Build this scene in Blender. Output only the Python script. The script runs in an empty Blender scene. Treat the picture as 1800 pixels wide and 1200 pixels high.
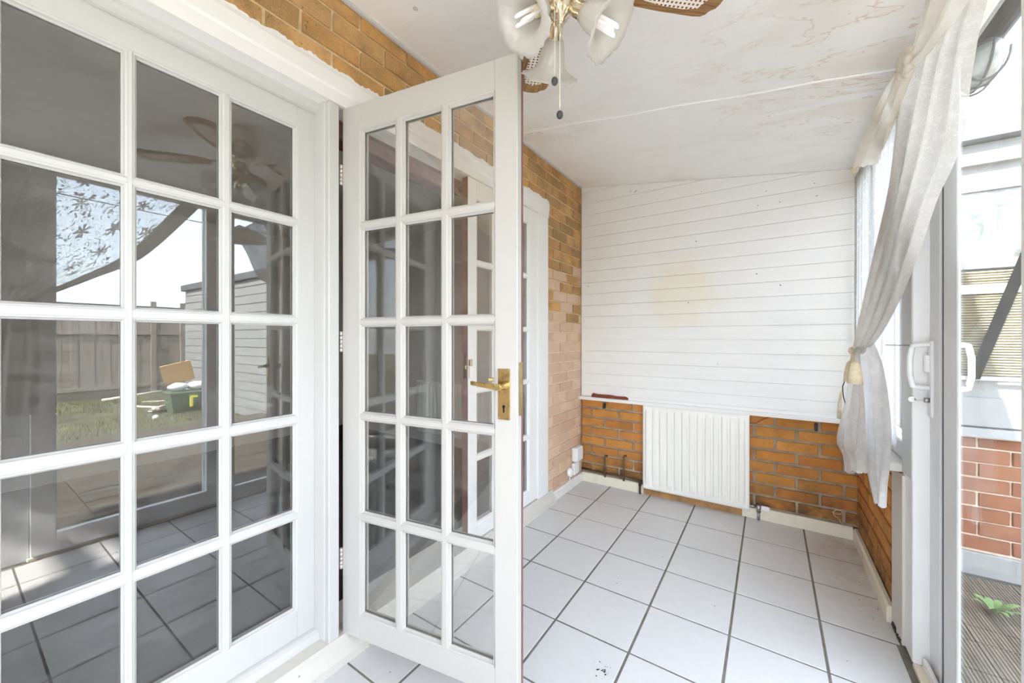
import bpy, bmesh, math, random
from mathutils import Vector, Matrix

random.seed(7)
SC = bpy.context.scene
COL = SC.collection
PI = math.pi

# ------------------------------------------------------------------ camera
FPX, CYP, YAW = 677.439, 593.996, 0.590244
CAM = Vector((1.35432, -2.96225, 1.17327))
cd = bpy.data.cameras.new('camera')
cd.sensor_width = 36.0
cd.lens = FPX / 1800 * 36
cd.shift_y = (CYP - 600) / 1800
cd.clip_start = 0.02
cd.clip_end = 500
cam = bpy.data.objects.new('camera', cd)
COL.objects.link(cam)
cam.location = CAM
cam.rotation_euler = (PI / 2, 0, YAW)
SC.camera = cam

# ------------------------------------------------------------------ world, sun, exposure
w = bpy.data.worlds.new('world')
SC.world = w
w.use_nodes = True
nt = w.node_tree
nt.nodes.clear()
wo = nt.nodes.new('ShaderNodeOutputWorld')
bg = nt.nodes.new('ShaderNodeBackground')
sky = nt.nodes.new('ShaderNodeTexSky')
sky.sky_type = 'NISHITA'
sky.sun_disc = False
sky.sun_elevation = math.radians(42)
sky.sun_rotation = math.radians(250)
sky.altitude = 50
sky.dust_density = 1.0
mixc = nt.nodes.new('ShaderNodeMix')
mixc.data_type = 'RGBA'
mixc.inputs['Factor'].default_value = 0.55
mixc.inputs['B'].default_value = (7.1, 7.5, 8.1, 1)      # thin bright overcast over the blue
nt.links.new(sky.outputs[0], mixc.inputs['A'])
nt.links.new(mixc.outputs['Result'], bg.inputs[0])
bg.inputs[1].default_value = 0.75
nt.links.new(bg.outputs[0], wo.inputs[0])

sd = bpy.data.lights.new('sun', 'SUN')
sd.energy = 20.0
sd.angle = math.radians(1.5)
sd.color = (1.0, 0.97, 0.92)
sun = bpy.data.objects.new('sun', sd)
COL.objects.link(sun)
sun.rotation_euler = Vector((0.15, 0.69, -0.705)).to_track_quat('-Z', 'Y').to_euler()

SC.view_settings.view_transform = 'Standard'
SC.view_settings.look = 'None'
SC.view_settings.gamma = 1.0
SC.view_settings.use_curve_mapping = False
SC.view_settings.exposure = 1.10
SC.cycles.max_bounces = 20
SC.cycles.diffuse_bounces = 10
SC.cycles.glossy_bounces = 8
SC.cycles.transparent_max_bounces = 48
SC.cycles.transmission_bounces = 12
SC.cycles.sample_clamp_indirect = 12

# ------------------------------------------------------------------ helpers
_r = Vector((math.cos(YAW), math.sin(YAW), 0))
_f = Vector((-math.sin(YAW), math.cos(YAW), 0))


def at(px, py, axis, val):
    """the point where the sight line through a pixel of the photograph meets a plane of the room"""
    d = _r * ((px - 900) / FPX) + _f + Vector((0, 0, -(py - CYP) / FPX))
    t = (val - CAM[axis]) / d[axis]
    return CAM + d * t


def BM():
    return bmesh.new()


def box(bm, lo, hi, bev=0.0, mat=None):
    lo, hi = Vector(lo), Vector(hi)
    b = bmesh.new()
    bmesh.ops.create_cube(b, size=1.0)
    for v in b.verts:
        v.co = Vector((lo[i] + (v.co[i] + .5) * (hi[i] - lo[i]) for i in range(3)))
    if bev > 0:
        bmesh.ops.bevel(b, geom=b.edges[:], offset=bev, segments=1, affect='EDGES', profile=0.5)
    merge(bm, b, mat)


def merge(bm, b, mat=None):
    vs = {}
    for v in b.verts:
        vs[v] = bm.verts.new(mat @ v.co if mat else v.co)
    for f in b.faces:
        try:
            nf = bm.faces.new([vs[v] for v in f.verts])
            nf.smooth = f.smooth
        except ValueError:
            pass
    b.free()


def prism(bm, poly, axis, a, b_, mat=None):
    """extrude a 2-D polygon along an axis; poly is in the two other axes in order"""
    others = [i for i in range(3) if i != axis]
    def mk(p, t):
        v = [0, 0, 0]
        v[others[0]], v[others[1]], v[axis] = p[0], p[1], t
        v = Vector(v)
        return bm.verts.new(mat @ v if mat else v)
    A = [mk(p, a) for p in poly]
    B = [mk(p, b_) for p in poly]
    n = len(poly)
    bm.faces.new(A[::-1])
    bm.faces.new(B)
    for i in range(n):
        bm.faces.new([A[i], A[(i + 1) % n], B[(i + 1) % n], B[i]])


def clip(poly, f):
    """keep the part of a 2-D polygon where f(p) >= 0"""
    out = []
    n = len(poly)
    for i in range(n):
        p, q = poly[i], poly[(i + 1) % n]
        fp, fq = f(p), f(q)
        if fp >= 0:
            out.append(p)
        if (fp >= 0) != (fq >= 0):
            t = fp / (fp - fq)
            out.append((p[0] + t * (q[0] - p[0]), p[1] + t * (q[1] - p[1])))
    return out


def tube(bm, pts, r, n=8, caps=True):
    pts = [Vector(p) for p in pts]
    rings = []
    up = Vector((0.31, 0.2, 0.93)).normalized()
    for i, p in enumerate(pts):
        d = (pts[min(i + 1, len(pts) - 1)] - pts[max(i - 1, 0)]).normalized()
        x = d.cross(up)
        if x.length < 1e-3:
            x = d.cross(Vector((1, 0, 0)))
        x.normalize()
        y = d.cross(x).normalized()
        rr = r[i] if isinstance(r, (list, tuple)) else r
        rings.append([bm.verts.new(p + x * (rr * math.cos(2 * PI * k / n)) + y * (rr * math.sin(2 * PI * k / n))) for k in range(n)])
    for a, b in zip(rings, rings[1:]):
        for k in range(n):
            f = bm.faces.new([a[k], a[(k + 1) % n], b[(k + 1) % n], b[k]])
            f.smooth = True
    if caps:
        bm.faces.new(rings[0][::-1])
        bm.faces.new(rings[-1])


def lathe(bm, prof, n=24, mat=None, rip=None, caps=True):
    """prof: (radius, z) list about the z axis; rip(i, angle) scales the radius"""
    rings = []
    for i, (r, z) in enumerate(prof):
        ring = []
        for k in range(n):
            a = 2 * PI * k / n
            rr = r * (rip(i, a) if rip else 1)
            v = Vector((rr * math.cos(a), rr * math.sin(a), z))
            ring.append(bm.verts.new(mat @ v if mat else v))
        rings.append(ring)
    for a, b in zip(rings, rings[1:]):
        for k in range(n):
            f = bm.faces.new([a[k], a[(k + 1) % n], b[(k + 1) % n], b[k]])
            f.smooth = True
    if caps:
        bm.faces.new(rings[0][::-1])
        bm.faces.new(rings[-1])


def sphere(bm, c, r, sx=1, sy=1, sz=1, seg=12):
    b = bmesh.new()
    bmesh.ops.create_uvsphere(b, u_segments=seg, v_segments=seg // 2 + 2, radius=r)
    for f in b.faces:
        f.smooth = True
    for v in b.verts:
        v.co = Vector((v.co.x * sx, v.co.y * sy, v.co.z * sz)) + Vector(c)
    merge(bm, b)


def mesh_of(name, bm, mat):
    bmesh.ops.recalc_face_normals(bm, faces=bm.faces[:])
    me = bpy.data.meshes.new(name)
    bm.to_mesh(me)
    bm.free()
    if mat:
        me.materials.append(mat)
    return me


def obj(name, bm, mat, parent=None, loc=None, rot=None):
    me = bm if isinstance(bm, bpy.types.Mesh) else mesh_of(name, bm, mat)
    o = bpy.data.objects.new(name, me)
    COL.objects.link(o)
    if parent:
        o.parent = parent
    if loc is not None:
        o.location = loc
    if rot is not None:
        o.rotation_euler = rot
    return o


def tag(o, label=None, cat=None, group=None, kind=None):
    if label: o['label'] = label
    if cat: o['category'] = cat
    if group: o['group'] = group
    if kind: o['kind'] = kind
    return o


def thing(name, label, cat, loc=(0, 0, 0), rotz=0, group=None, kind=None):
    o = bpy.data.objects.new(name, None)
    COL.objects.link(o)
    o.empty_display_size = 0.05
    o.location = loc
    o.rotation_euler = (0, 0, rotz)
    return tag(o, label, cat, group, kind)


def struct(name, label=None):
    return thing(name, label, None, kind='structure')


def copy_tree(o, parent=None):
    c = o.copy()
    COL.objects.link(c)
    c.parent = parent
    for ch in list(o.children):
        copy_tree(ch, c)
    return c


# ------------------------------------------------------------------ materials
class NT:
    def __init__(s, name):
        s.m = bpy.data.materials.new(name)
        s.m.use_nodes = True
        s.t = s.m.node_tree
        s.t.nodes.clear()
        s.out = s.n('ShaderNodeOutputMaterial')

    def n(s, typ, **kw):
        nd = s.t.nodes.new(typ)
        for k, v in kw.items():
            setattr(nd, k, v)
        return nd

    def l(s, a, b):
        s.t.links.new(a, b)

    def val(s, sock, v):
        if hasattr(v, 'is_linked'):
            s.l(v, sock)
        else:
            sock.default_value = v

    def math(s, op, a, b=0.0, c=None):
        nd = s.n('ShaderNodeMath', operation=op)
        s.val(nd.inputs[0], a)
        s.val(nd.inputs[1], b)
        if c is not None:
            s.val(nd.inputs[2], c)
        return nd.outputs[0]

    def mix(s, f, a, b, blend='MIX'):
        nd = s.n('ShaderNodeMix', data_type='RGBA', blend_type=blend)
        s.val(nd.inputs['Factor'], f)
        for k, v in (('A', a), ('B', b)):
            if hasattr(v, 'is_linked'):
                s.l(v, nd.inputs[k])
            else:
                nd.inputs[k].default_value = (*v[:3], 1)
        return nd.outputs['Result']

    def noise(s, vec=None, scale=5, detail=4, rough=0.55, dist=0.0):
        nd = s.n('ShaderNodeTexNoise')
        nd.inputs['Scale'].default_value = scale
        nd.inputs['Detail'].default_value = detail
        nd.inputs['Roughness'].default_value = rough
        nd.inputs['Distortion'].default_value = dist
        if vec is not None:
            s.l(vec, nd.inputs['Vector'])
        return nd.outputs['Fac']

    def ramp(s, f, a, b):
        nd = s.n('ShaderNodeMapRange')
        nd.clamp = True
        s.l(f, nd.inputs['Value'])
        nd.inputs['From Min'].default_value = a
        nd.inputs['From Max'].default_value = b
        return nd.outputs['Result']

    def pos(s):
        return s.n('ShaderNodeNewGeometry').outputs['Position']

    def objc(s):
        """object coordinates, shifted by the object's own random number"""
        tc = s.n('ShaderNodeTexCoord').outputs['Object']
        oi = s.n('ShaderNodeObjectInfo').outputs['Random']
        nd = s.n('ShaderNodeVectorMath', operation='ADD')
        s.l(tc, nd.inputs[0])
        m = s.n('ShaderNodeMath', operation='MULTIPLY')
        s.l(oi, m.inputs[0])
        m.inputs[1].default_value = 37.0
        s.l(m.outputs[0], nd.inputs[1])
        return nd.outputs[0], oi

    def scale(s, v, sc):
        nd = s.n('ShaderNodeVectorMath', operation='MULTIPLY')
        s.l(v, nd.inputs[0])
        nd.inputs[1].default_value = sc
        return nd.outputs[0]

    def sep(s, v):
        nd = s.n('ShaderNodeSeparateXYZ')
        s.l(v, nd.inputs[0])
        return nd.outputs

    def bsdf(s, col, rough=0.5, metal=0.0, bump=None, bump_d=0.002, spec=None):
        b = s.n('ShaderNodeBsdfPrincipled')
        if hasattr(col, 'is_linked'):
            s.l(col, b.inputs['Base Color'])
        else:
            b.inputs['Base Color'].default_value = (*col[:3], 1)
        s.val(b.inputs['Roughness'], rough)
        b.inputs['Metallic'].default_value = metal
        if spec is not None:
            b.inputs['Specular IOR Level'].default_value = spec
        if bump is not None:
            bn = s.n('ShaderNodeBump')
            bn.inputs['Distance'].default_value = bump_d
            bn.inputs['Strength'].default_value = 1.0
            s.l(bump, bn.inputs['Height'])
            s.l(bn.outputs[0], b.inputs['Normal'])
        s.l(b.outputs[0], s.out.inputs[0])
        return b


def plain(name, col, rough=0.5, metal=0.0, var=0.06, scale=8.0, bump=0.0, spec=None):
    t = NT(name)
    v, _ = t.objc()
    f = t.noise(v, scale, 5, 0.6)
    c = t.mix(t.ramp(f, 0.3, 0.7), [x * (1 - var) for x in col], [min(1, x * (1 + var)) for x in col])
    t.bsdf(c, rough, metal, f if bump else None, bump, spec)
    return t.m


def paint(name, col, dirt=(0.55, 0.42, 0.28), amount=0.0, rough=0.4):
    """old gloss paint: brush streaks, a little grime and chips"""
    t = NT(name)
    p = t.pos()
    f1 = t.noise(p, 3.0, 4)
    c = t.mix(t.ramp(f1, 0.3, 0.75), col, [x * 0.965 for x in col])
    f2 = t.noise(p, 9.0, 8, 0.7)
    c = t.mix(t.math('MULTIPLY', t.ramp(f2, 0.56, 0.75), amount), c, dirt)
    f3 = t.noise(p, 42.0, 3, 0.5)
    c = t.mix(t.math('MULTIPLY', t.ramp(f3, 0.735, 0.76), min(0.75, amount * 2.0 + 0.1)), c, (0.16, 0.11, 0.08))
    st = t.noise(t.scale(p, (60, 60, 6)), 1.0, 3)
    t.bsdf(c, rough, 0, st, 0.0006)
    return t.m


def glass(name, r0=0.04, tint=(1, 1, 1), haze=0.03, smear_scale=(3, 3, 9), graze=1.0):
    """a pane face: mirror reflection by angle over clear transmission, with smeary dust"""
    t = NT(name)
    lw = t.n('ShaderNodeLayerWeight')
    lw.inputs['Blend'].default_value = 0.5
    p5 = t.math('POWER', lw.outputs['Facing'], 5.0)
    fr = t.math('MULTIPLY_ADD', p5, (1 - r0) * graze, r0)
    tr = t.n('ShaderNodeBsdfTransparent')
    tr.inputs[0].default_value = (*tint, 1)
    gl = t.n('ShaderNodeBsdfGlossy')
    gl.inputs['Roughness'].default_value = 0.0
    gl.inputs['Color'].default_value = (1, 1, 1, 1)
    mx = t.n('ShaderNodeMixShader')
    t.l(fr, mx.inputs[0])
    t.l(tr.outputs[0], mx.inputs[1])
    t.l(gl.outputs[0], mx.inputs[2])
    df = t.n('ShaderNodeBsdfDiffuse')
    df.inputs[0].default_value = (0.75, 0.75, 0.74, 1)
    nz = t.noise(t.scale(t.pos(), smear_scale), 1.6, 6, 0.65, 1.2)
    hz = t.math('MULTIPLY', t.ramp(nz, 0.35, 0.8), haze)
    m2 = t.n('ShaderNodeMixShader')
    t.l(hz, m2.inputs[0])
    t.l(mx.outputs[0], m2.inputs[1])
    t.l(df.outputs[0], m2.inputs[2])
    t.l(m2.outputs[0], t.out.inputs[0])
    return t.m


def brick_mat(name, cols, dark, speck=0.5, grime=None):
    t = NT(name)
    v, rnd = t.objc()
    n1 = t.noise(v, 7.0, 6, 0.65)
    cr = t.n('ShaderNodeValToRGB')
    cr.color_ramp.interpolation = 'LINEAR'
    e = cr.color_ramp.elements
    e[0].color = (*cols[0], 1)
    e[1].color = (*cols[-1], 1)
    for i, c in enumerate(cols[1:-1]):
        x = e.new((i + 1) / (len(cols) - 1))
        x.color = (*c, 1)
    t.l(rnd, cr.inputs[0])
    c = t.mix(t.ramp(n1, 0.42, 0.72), cr.outputs[0], dark)
    n2 = t.noise(v, 260.0, 3, 0.7)
    c = t.mix(t.math('MULTIPLY', t.ramp(n2, 0.5, 0.72), 0.5), c, [x * 1.5 for x in cols[0]])
    n3 = t.noise(v, 75.0, 3, 0.5)
    c = t.mix(t.math('MULTIPLY', t.ramp(n3, 0.66, 0.70), speck), c, (0.05, 0.03, 0.02))
    if grime:
        g = t.noise(t.pos(), 5.5, 6, 0.7)
        c = t.mix(t.math('MULTIPLY', t.ramp(g, 0.5, 0.68), grime[1]), c, grime[0])
        # black mould patches, thickest at the foot of the wall
        z = t.sep(t.pos())[2]
        low = t.ramp(z, 0.32, 0.07)
        m = t.math('MULTIPLY', t.ramp(t.noise(t.pos(), 9.0, 6, 0.7), 0.32, 0.56), t.math('MULTIPLY', low, 0.85))
        c = t.mix(m, c, (0.055, 0.04, 0.022))
    t.bsdf(c, 0.88, 0, n2, 0.0012)
    return t.m


M = {}
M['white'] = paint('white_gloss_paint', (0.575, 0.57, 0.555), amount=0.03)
M['white_bright'] = paint('lightened_white_paint', (0.82, 0.815, 0.80), amount=0.03)  # the same white paint, lightened for parts that get less light
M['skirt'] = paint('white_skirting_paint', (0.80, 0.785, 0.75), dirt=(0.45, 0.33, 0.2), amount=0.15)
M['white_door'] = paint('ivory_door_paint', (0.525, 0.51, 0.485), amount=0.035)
M['chain'] = plain('pale_bead_chain', (0.80, 0.76, 0.66), 0.35, 0.3, var=0.05)
M['strip'] = plain('fresh_white_strip', (0.93, 0.925, 0.91), 0.5, var=0.01)
M['white_sill'] = paint('worn_sill_paint', (0.62, 0.595, 0.545), dirt=(0.55, 0.40, 0.26), amount=0.22)
M['cream'] = paint('cream_skirting_paint', (0.80, 0.75, 0.62), dirt=(0.38, 0.27, 0.14), amount=0.32)
M['mouldy'] = paint('mouldy_paint', (0.76, 0.71, 0.58), dirt=(0.10, 0.08, 0.05), amount=0.75)
M['upvc'] = plain('white_plastic', (0.84, 0.84, 0.84), 0.3, var=0.015)
M['upvc_grey'] = plain('greyed_plastic', (0.72, 0.73, 0.74), 0.35, var=0.03)
M['rubber'] = plain('black_rubber_seal', (0.03, 0.04, 0.045), 0.6)
M['radiator'] = plain('radiator_enamel', (0.86, 0.84, 0.785), 0.35, var=0.015)
M['bare_wood'] = plain('bare_reddish_wood', (0.20, 0.095, 0.085), 0.65, var=0.3, scale=20)
M['brown_wood'] = plain('raw_skirting_wood', (0.36, 0.19, 0.075), 0.75, var=0.35, scale=14)
M['red_wood'] = plain('exposed_red_brown_wood', (0.20, 0.045, 0.02), 0.7, var=0.4, scale=30)
M['black'] = plain('black_plastic', (0.012, 0.012, 0.013), 0.6, spec=0.2)
M['charcoal'] = plain('charcoal_plastic', (0.05, 0.047, 0.052), 0.5)
M['steel'] = plain('dull_steel', (0.42, 0.41, 0.40), 0.35, 1.0)
M['dark_iron'] = plain('dark_iron', (0.05, 0.045, 0.045), 0.6, 0.4)
M['hinge'] = plain('painted_hinge_steel', (0.70, 0.66, 0.60), 0.4, 0.3, var=0.15, scale=60)
M['copper'] = plain('tarnished_pipe', (0.13, 0.08, 0.045), 0.6, 0.3, var=0.4)
M['string'] = plain('cream_string', (0.72, 0.62, 0.45), 0.9)
M['cable'] = plain('brown_cable', (0.30, 0.09, 0.04), 0.6)
M['white_plug'] = plain('white_socket_plastic', (0.84, 0.83, 0.84), 0.3, var=0.02)
M['mortar_buff'] = plain('buff_mortar', (0.66, 0.53, 0.31), 0.95, var=0.18, scale=30, bump=0.002)
M['mortar_grey'] = plain('grey_dirty_mortar', (0.36, 0.29, 0.21), 0.95, var=0.35, scale=14, bump=0.003)
M['mortar_pink'] = plain('pinkish_mortar', (0.70, 0.56, 0.43), 0.95, var=0.15, scale=30, bump=0.002)
M['brick_buff'] = brick_mat('buff_stock_brick',
    [(0.62, 0.34, 0.11), (0.30, 0.19, 0.09), (0.60, 0.36, 0.15), (0.56, 0.285, 0.095), (0.42, 0.26, 0.12), (0.63, 0.39, 0.17)],
    (0.25, 0.15, 0.065))
M['brick_pink'] = brick_mat('washed_pinkish_brick',
    [(0.64, 0.46, 0.33), (0.54, 0.35, 0.24), (0.68, 0.51, 0.37), (0.60, 0.41, 0.30), (0.66, 0.47, 0.29)],
    (0.52, 0.35, 0.23), 0.2)
M['brick_red'] = brick_mat('weathered_red_brick', [(0.23, 0.095, 0.052), (0.19, 0.07, 0.036), (0.25, 0.115, 0.068), (0.21, 0.08, 0.042)], (0.15, 0.06, 0.035), 0.2)
M['brick_orange'] = brick_mat('stained_orange_brick',
    [(0.60, 0.27, 0.055), (0.54, 0.18, 0.05), (0.62, 0.31, 0.08), (0.50, 0.18, 0.045), (0.62, 0.29, 0.065), (0.54, 0.23, 0.05)],
    (0.38, 0.15, 0.03), 0.25, grime=((0.26, 0.13, 0.035), 0.6))


def floor_tile_mat():
    t = NT('pale_ceramic_tile')
    p = t.pos()
    n = t.noise(t.scale(p, (9, 12, 9)), 2.2, 7, 0.7)
    c = t.mix(t.ramp(n, 0.35, 0.68), (0.645, 0.64, 0.635), (0.61, 0.605, 0.602))
    n2 = t.noise(p, 36, 5, 0.7)
    c = t.mix(t.math('MULTIPLY', t.ramp(n2, 0.66, 0.76), 0.28), c, (0.42, 0.37, 0.31))
    x = t.sep(p)
    edge = t.math('MULTIPLY', t.ramp(x[0], 1.50, 1.74), t.ramp(x[1], -1.0, -0.1))
    n3 = t.noise(p, 11, 6, 0.7)
    c = t.mix(t.math('MULTIPLY', t.math('MULTIPLY', edge, t.ramp(n3, 0.32, 0.66)), 0.75), c, (0.33, 0.24, 0.13))
    t.bsdf(c, 0.42, 0, n, 0.0004, 0.35)
    return t.m


M['tile'] = floor_tile_mat()
M['grout'] = plain('grey_brown_grout', (0.17, 0.155, 0.135), 0.95, var=0.3, scale=12)


def ceiling_mat():
    """white-washed plywood: faint grain and brown water stains with their own outlines"""
    t = NT('stained_painted_plywood')
    p = t.pos()
    pv = t.scale(p, (1.15, 3.2, 0.0))
    n = t.noise(pv, 1.15, 5, 0.6, 0.6)
    band = t.math('ABSOLUTE', t.math('SUBTRACT', t.math('FRACT', t.math('MULTIPLY', n, 7.0)), 0.5))
    ring = t.ramp(band, 0.055, 0.0)
    x = t.sep(p)
    side = t.ramp(x[0], 0.95, 1.6)
    near = t.math('MULTIPLY', t.ramp(x[1], -2.1, -1.3), t.ramp(x[1], -0.25, -0.75))
    msk = t.math('MULTIPLY', side, near)
    corner = t.math('MULTIPLY', t.ramp(x[0], 0.62, 0.25), t.math('MULTIPLY', t.ramp(x[1], -1.2, -1.02), t.ramp(x[1], -0.75, -0.93)))
    msk = t.math('MAXIMUM', msk, t.math('MULTIPLY', corner, 0.9))
    grain = t.noise(t.scale(p, (8, 90, 0)), 1.0, 3)
    c = t.mix(t.ramp(grain, 0.3, 0.75), (0.91, 0.905, 0.885), (0.875, 0.865, 0.84))
    wash = t.math('MULTIPLY', msk, t.math('MULTIPLY', t.ramp(n, 0.45, 0.62), 0.30))
    c = t.mix(wash, c, (0.66, 0.53, 0.38))
    c = t.mix(t.math('MULTIPLY', t.math('MULTIPLY', ring, msk), 0.62), c, (0.58, 0.39, 0.22))
    blotch = t.noise(t.scale(p, (2, 5, 0)), 0.9, 5, 0.65, 0.4)
    c = t.mix(t.math('MULTIPLY', t.ramp(blotch, 0.52, 0.7), 0.22), c, (0.66, 0.57, 0.46))
    t.bsdf(c, 0.6, 0, grain, 0.0003)
    return t.m


M['ceiling'] = ceiling_mat()


def board_mat():
    t = NT('white_boarding')
    p = t.pos()
    vm = t.n('ShaderNodeVectorMath', operation='DISTANCE')
    t.l(t.scale(p, (1.0, 0.0, 1.0)), vm.inputs[0])
    vm.inputs[1].default_value = (0.82, 0, 1.49)
    d = vm.outputs['Value']
    nz = t.noise(p, 5, 5, 0.6)
    f = t.ramp(t.math('MULTIPLY_ADD', nz, 0.30, d), 0.43, 0.30)
    n1 = t.noise(t.scale(p, (3, 1, 20)), 1.0, 4)
    c = t.mix(t.ramp(n1, 0.3, 0.7), (0.82, 0.815, 0.80), (0.79, 0.78, 0.762))
    c = t.mix(t.math('MULTIPLY', f, 0.40), c, (0.80, 0.70, 0.48))
    x = t.sep(p)
    cor = t.math('MULTIPLY', t.ramp(x[0], 1.45, 1.75), t.ramp(nz, 0.35, 0.65))
    c = t.mix(t.math('MULTIPLY', cor, 0.35), c, (0.78, 0.70, 0.52))
    t.bsdf(c, 0.45, 0, n1, 0.0004)
    return t.m


M['board'] = board_mat()


def wood_mat(name, a, b, scale=(3, 40, 40), rough=0.5):
    t = NT(name)
    v, _ = t.objc()
    n = t.noise(t.scale(v, scale), 1.0, 6, 0.6, 1.5)
    c = t.mix(t.ramp(n, 0.35, 0.65), a, b)
    t.bsdf(c, rough, 0, n, 0.0005)
    return t.m


M['oak'] = wood_mat('oak_blade', (0.42, 0.22, 0.06), (0.16, 0.075, 0.018), (5, 60, 60), 0.35)
M['deck'] = wood_mat('weathered_decking', (0.20, 0.172, 0.136), (0.09, 0.075, 0.058), (30, 2, 30), 0.8)
M['fence'] = wood_mat('weathered_fence', (0.34, 0.30, 0.26), (0.20, 0.17, 0.145), (30, 30, 2), 0.85)
M['plank'] = wood_mat('pale_offcut_wood', (0.75, 0.68, 0.58), (0.55, 0.48, 0.38), (30, 30, 3), 0.8)
M['dark_floor'] = wood_mat('dark_floorboards', (0.055, 0.042, 0.035), (0.035, 0.027, 0.023), (30, 2, 30), 0.85)


def brass_mat(name, col, rough):
    t = NT(name)
    v, _ = t.objc()
    n = t.noise(v, 45, 5, 0.6)
    c = t.mix(t.ramp(n, 0.5, 0.75), col, [x * 0.45 for x in col])
    t.bsdf(c, rough, 1.0)
    return t.m


M['brass'] = brass_mat('aged_brass', (0.62, 0.47, 0.21), 0.2)
M['pale_brass'] = brass_mat('polished_pale_brass', (0.80, 0.71, 0.54), 0.14)


def cane_mat():
    t = NT('woven_cane')
    tc = t.n('ShaderNodeTexCoord').outputs['Object']
    s = t.sep(tc)
    fx = t.math('ABSOLUTE', t.math('SUBTRACT', t.math('FRACT', t.math('MULTIPLY', s[0], 80)), 0.5))
    fy = t.math('ABSOLUTE', t.math('SUBTRACT', t.math('FRACT', t.math('MULTIPLY', s[1], 80)), 0.5))
    hole = t.math('MULTIPLY', t.math('LESS_THAN', fx, 0.24), t.math('LESS_THAN', fy, 0.24))
    c = t.mix(hole, (0.86, 0.78, 0.68), (0.13, 0.05, 0.025))
    t.bsdf(c, 0.6)
    return t.m


M['cane'] = cane_mat()


def shade_mat():
    t = NT('frosted_glass_shade')
    d = t.n('ShaderNodeBsdfDiffuse')
    d.inputs[0].default_value = (0.78, 0.765, 0.735, 1)
    tl = t.n('ShaderNodeBsdfTranslucent')
    tl.inputs[0].default_value = (0.80, 0.785, 0.75, 1)
    tr = t.n('ShaderNodeBsdfTransparent')
    g = t.n('ShaderNodeBsdfGlossy')
    g.inputs['Roughness'].default_value = 0.25
    m1, m2, m3 = (t.n('ShaderNodeMixShader') for _ in range(3))
    m1.inputs[0].default_value = 0.5
    t.l(d.outputs[0], m1.inputs[1]); t.l(tl.outputs[0], m1.inputs[2])
    m2.inputs[0].default_value = 0.16
    t.l(m1.outputs[0], m2.inputs[1]); t.l(tr.outputs[0], m2.inputs[2])
    m3.inputs[0].default_value = 0.06
    t.l(m2.outputs[0], m3.inputs[1]); t.l(g.outputs[0], m3.inputs[2])
    t.l(m3.outputs[0], t.out.inputs[0])
    return t.m


M['shade'] = shade_mat()
_t = NT('white_tube')
_b = _t.bsdf((0.93, 0.93, 0.94), 0.25)
_b.inputs['Emission Color'].default_value = (1.0, 0.97, 0.92, 1)
_b.inputs['Emission Strength'].default_value = 0.12
M['tube'] = _t.m


def cloth(name, col, trans=0.45, holes=None, sc=7.0, pattern=True):
    """curtain cloth: diffuse and translucent; holes > 0 opens the lace between its threads and flowers"""
    t = NT(name)
    d = t.n('ShaderNodeBsdfDiffuse')
    tl = t.n('ShaderNodeBsdfTranslucent')
    uv = t.n('ShaderNodeTexCoord').outputs['UV']
    f = t.noise(uv, 9, 4)
    c = t.mix(t.ramp(f, 0.3, 0.7), col, [x * 0.9 for x in col])
    for s in (d, tl):
        t.l(c, s.inputs[0])
    m = t.n('ShaderNodeMixShader')
    m.inputs[0].default_value = trans
    t.l(d.outputs[0], m.inputs[1])
    t.l(tl.outputs[0], m.inputs[2])
    last = m.outputs[0]
    if holes:
        tr = t.n('ShaderNodeBsdfTransparent')
        vo = t.n('ShaderNodeTexVoronoi')
        vo.feature = 'F1'
        vo.inputs['Scale'].default_value = sc
        t.l(uv, vo.inputs['Vector'])
        dist = vo.outputs['Distance']
        # petals round each cell centre
        sub = t.n('ShaderNodeVectorMath', operation='SUBTRACT')
        t.l(uv, sub.inputs[0])
        t.l(vo.outputs['Position'], sub.inputs[1])
        pv = t.sep(sub.outputs[0])
        ang = t.math('ARCTAN2', pv[1], pv[0])
        pet = t.math('MULTIPLY_ADD', t.math('COSINE', t.math('MULTIPLY', ang, 7.0)), 0.10, 0.25)
        flower = t.math('MULTIPLY', t.math('LESS_THAN', dist, pet), t.math('GREATER_THAN', dist, 0.07))
        ring = t.ramp(t.noise(uv, sc * 2.6, 3, 0.6, 2.5), 0.56, 0.60)
        solid = t.math('MAXIMUM', flower, ring)
        hole = t.math('MULTIPLY', t.math('SUBTRACT', 1.0, solid), holes)
        mm = t.n('ShaderNodeMixShader')
        t.l(hole, mm.inputs[0])
        t.l(last, mm.inputs[1])
        t.l(tr.outputs[0], mm.inputs[2])
        last = mm.outputs[0]
    t.l(last, t.out.inputs[0])
    return t.m


M['lace'] = cloth('ivory_lace', (0.61, 0.575, 0.525), 0.30, holes=0.14, sc=13.0)
M['lace_open'] = cloth('open_lace', (0.86, 0.84, 0.80), 0.45, holes=0.62)
M['hem'] = cloth('lace_hem_band', (0.80, 0.76, 0.70), 0.2)
M['lace_tail'] = cloth('lightened_lace', (0.84, 0.82, 0.80), 0.35, holes=0.12, sc=8)  # curtain lace again, its colour lifted because the tail hangs in shade
M['net_tail'] = cloth('lightened_net', (0.88, 0.88, 0.88), 0.35, holes=0.10, sc=8)  # net colour lifted likewise to make up for shade on the tail
M['net'] = cloth('white_net', (0.66, 0.66, 0.675), 0.55, holes=0.25, sc=12)
M['satin'] = cloth('cream_satin', (0.92, 0.88, 0.80), 0.5)
M['tassel'] = plain('cream_tassel', (0.76, 0.66, 0.46), 0.8, var=0.15, scale=60)

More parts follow.
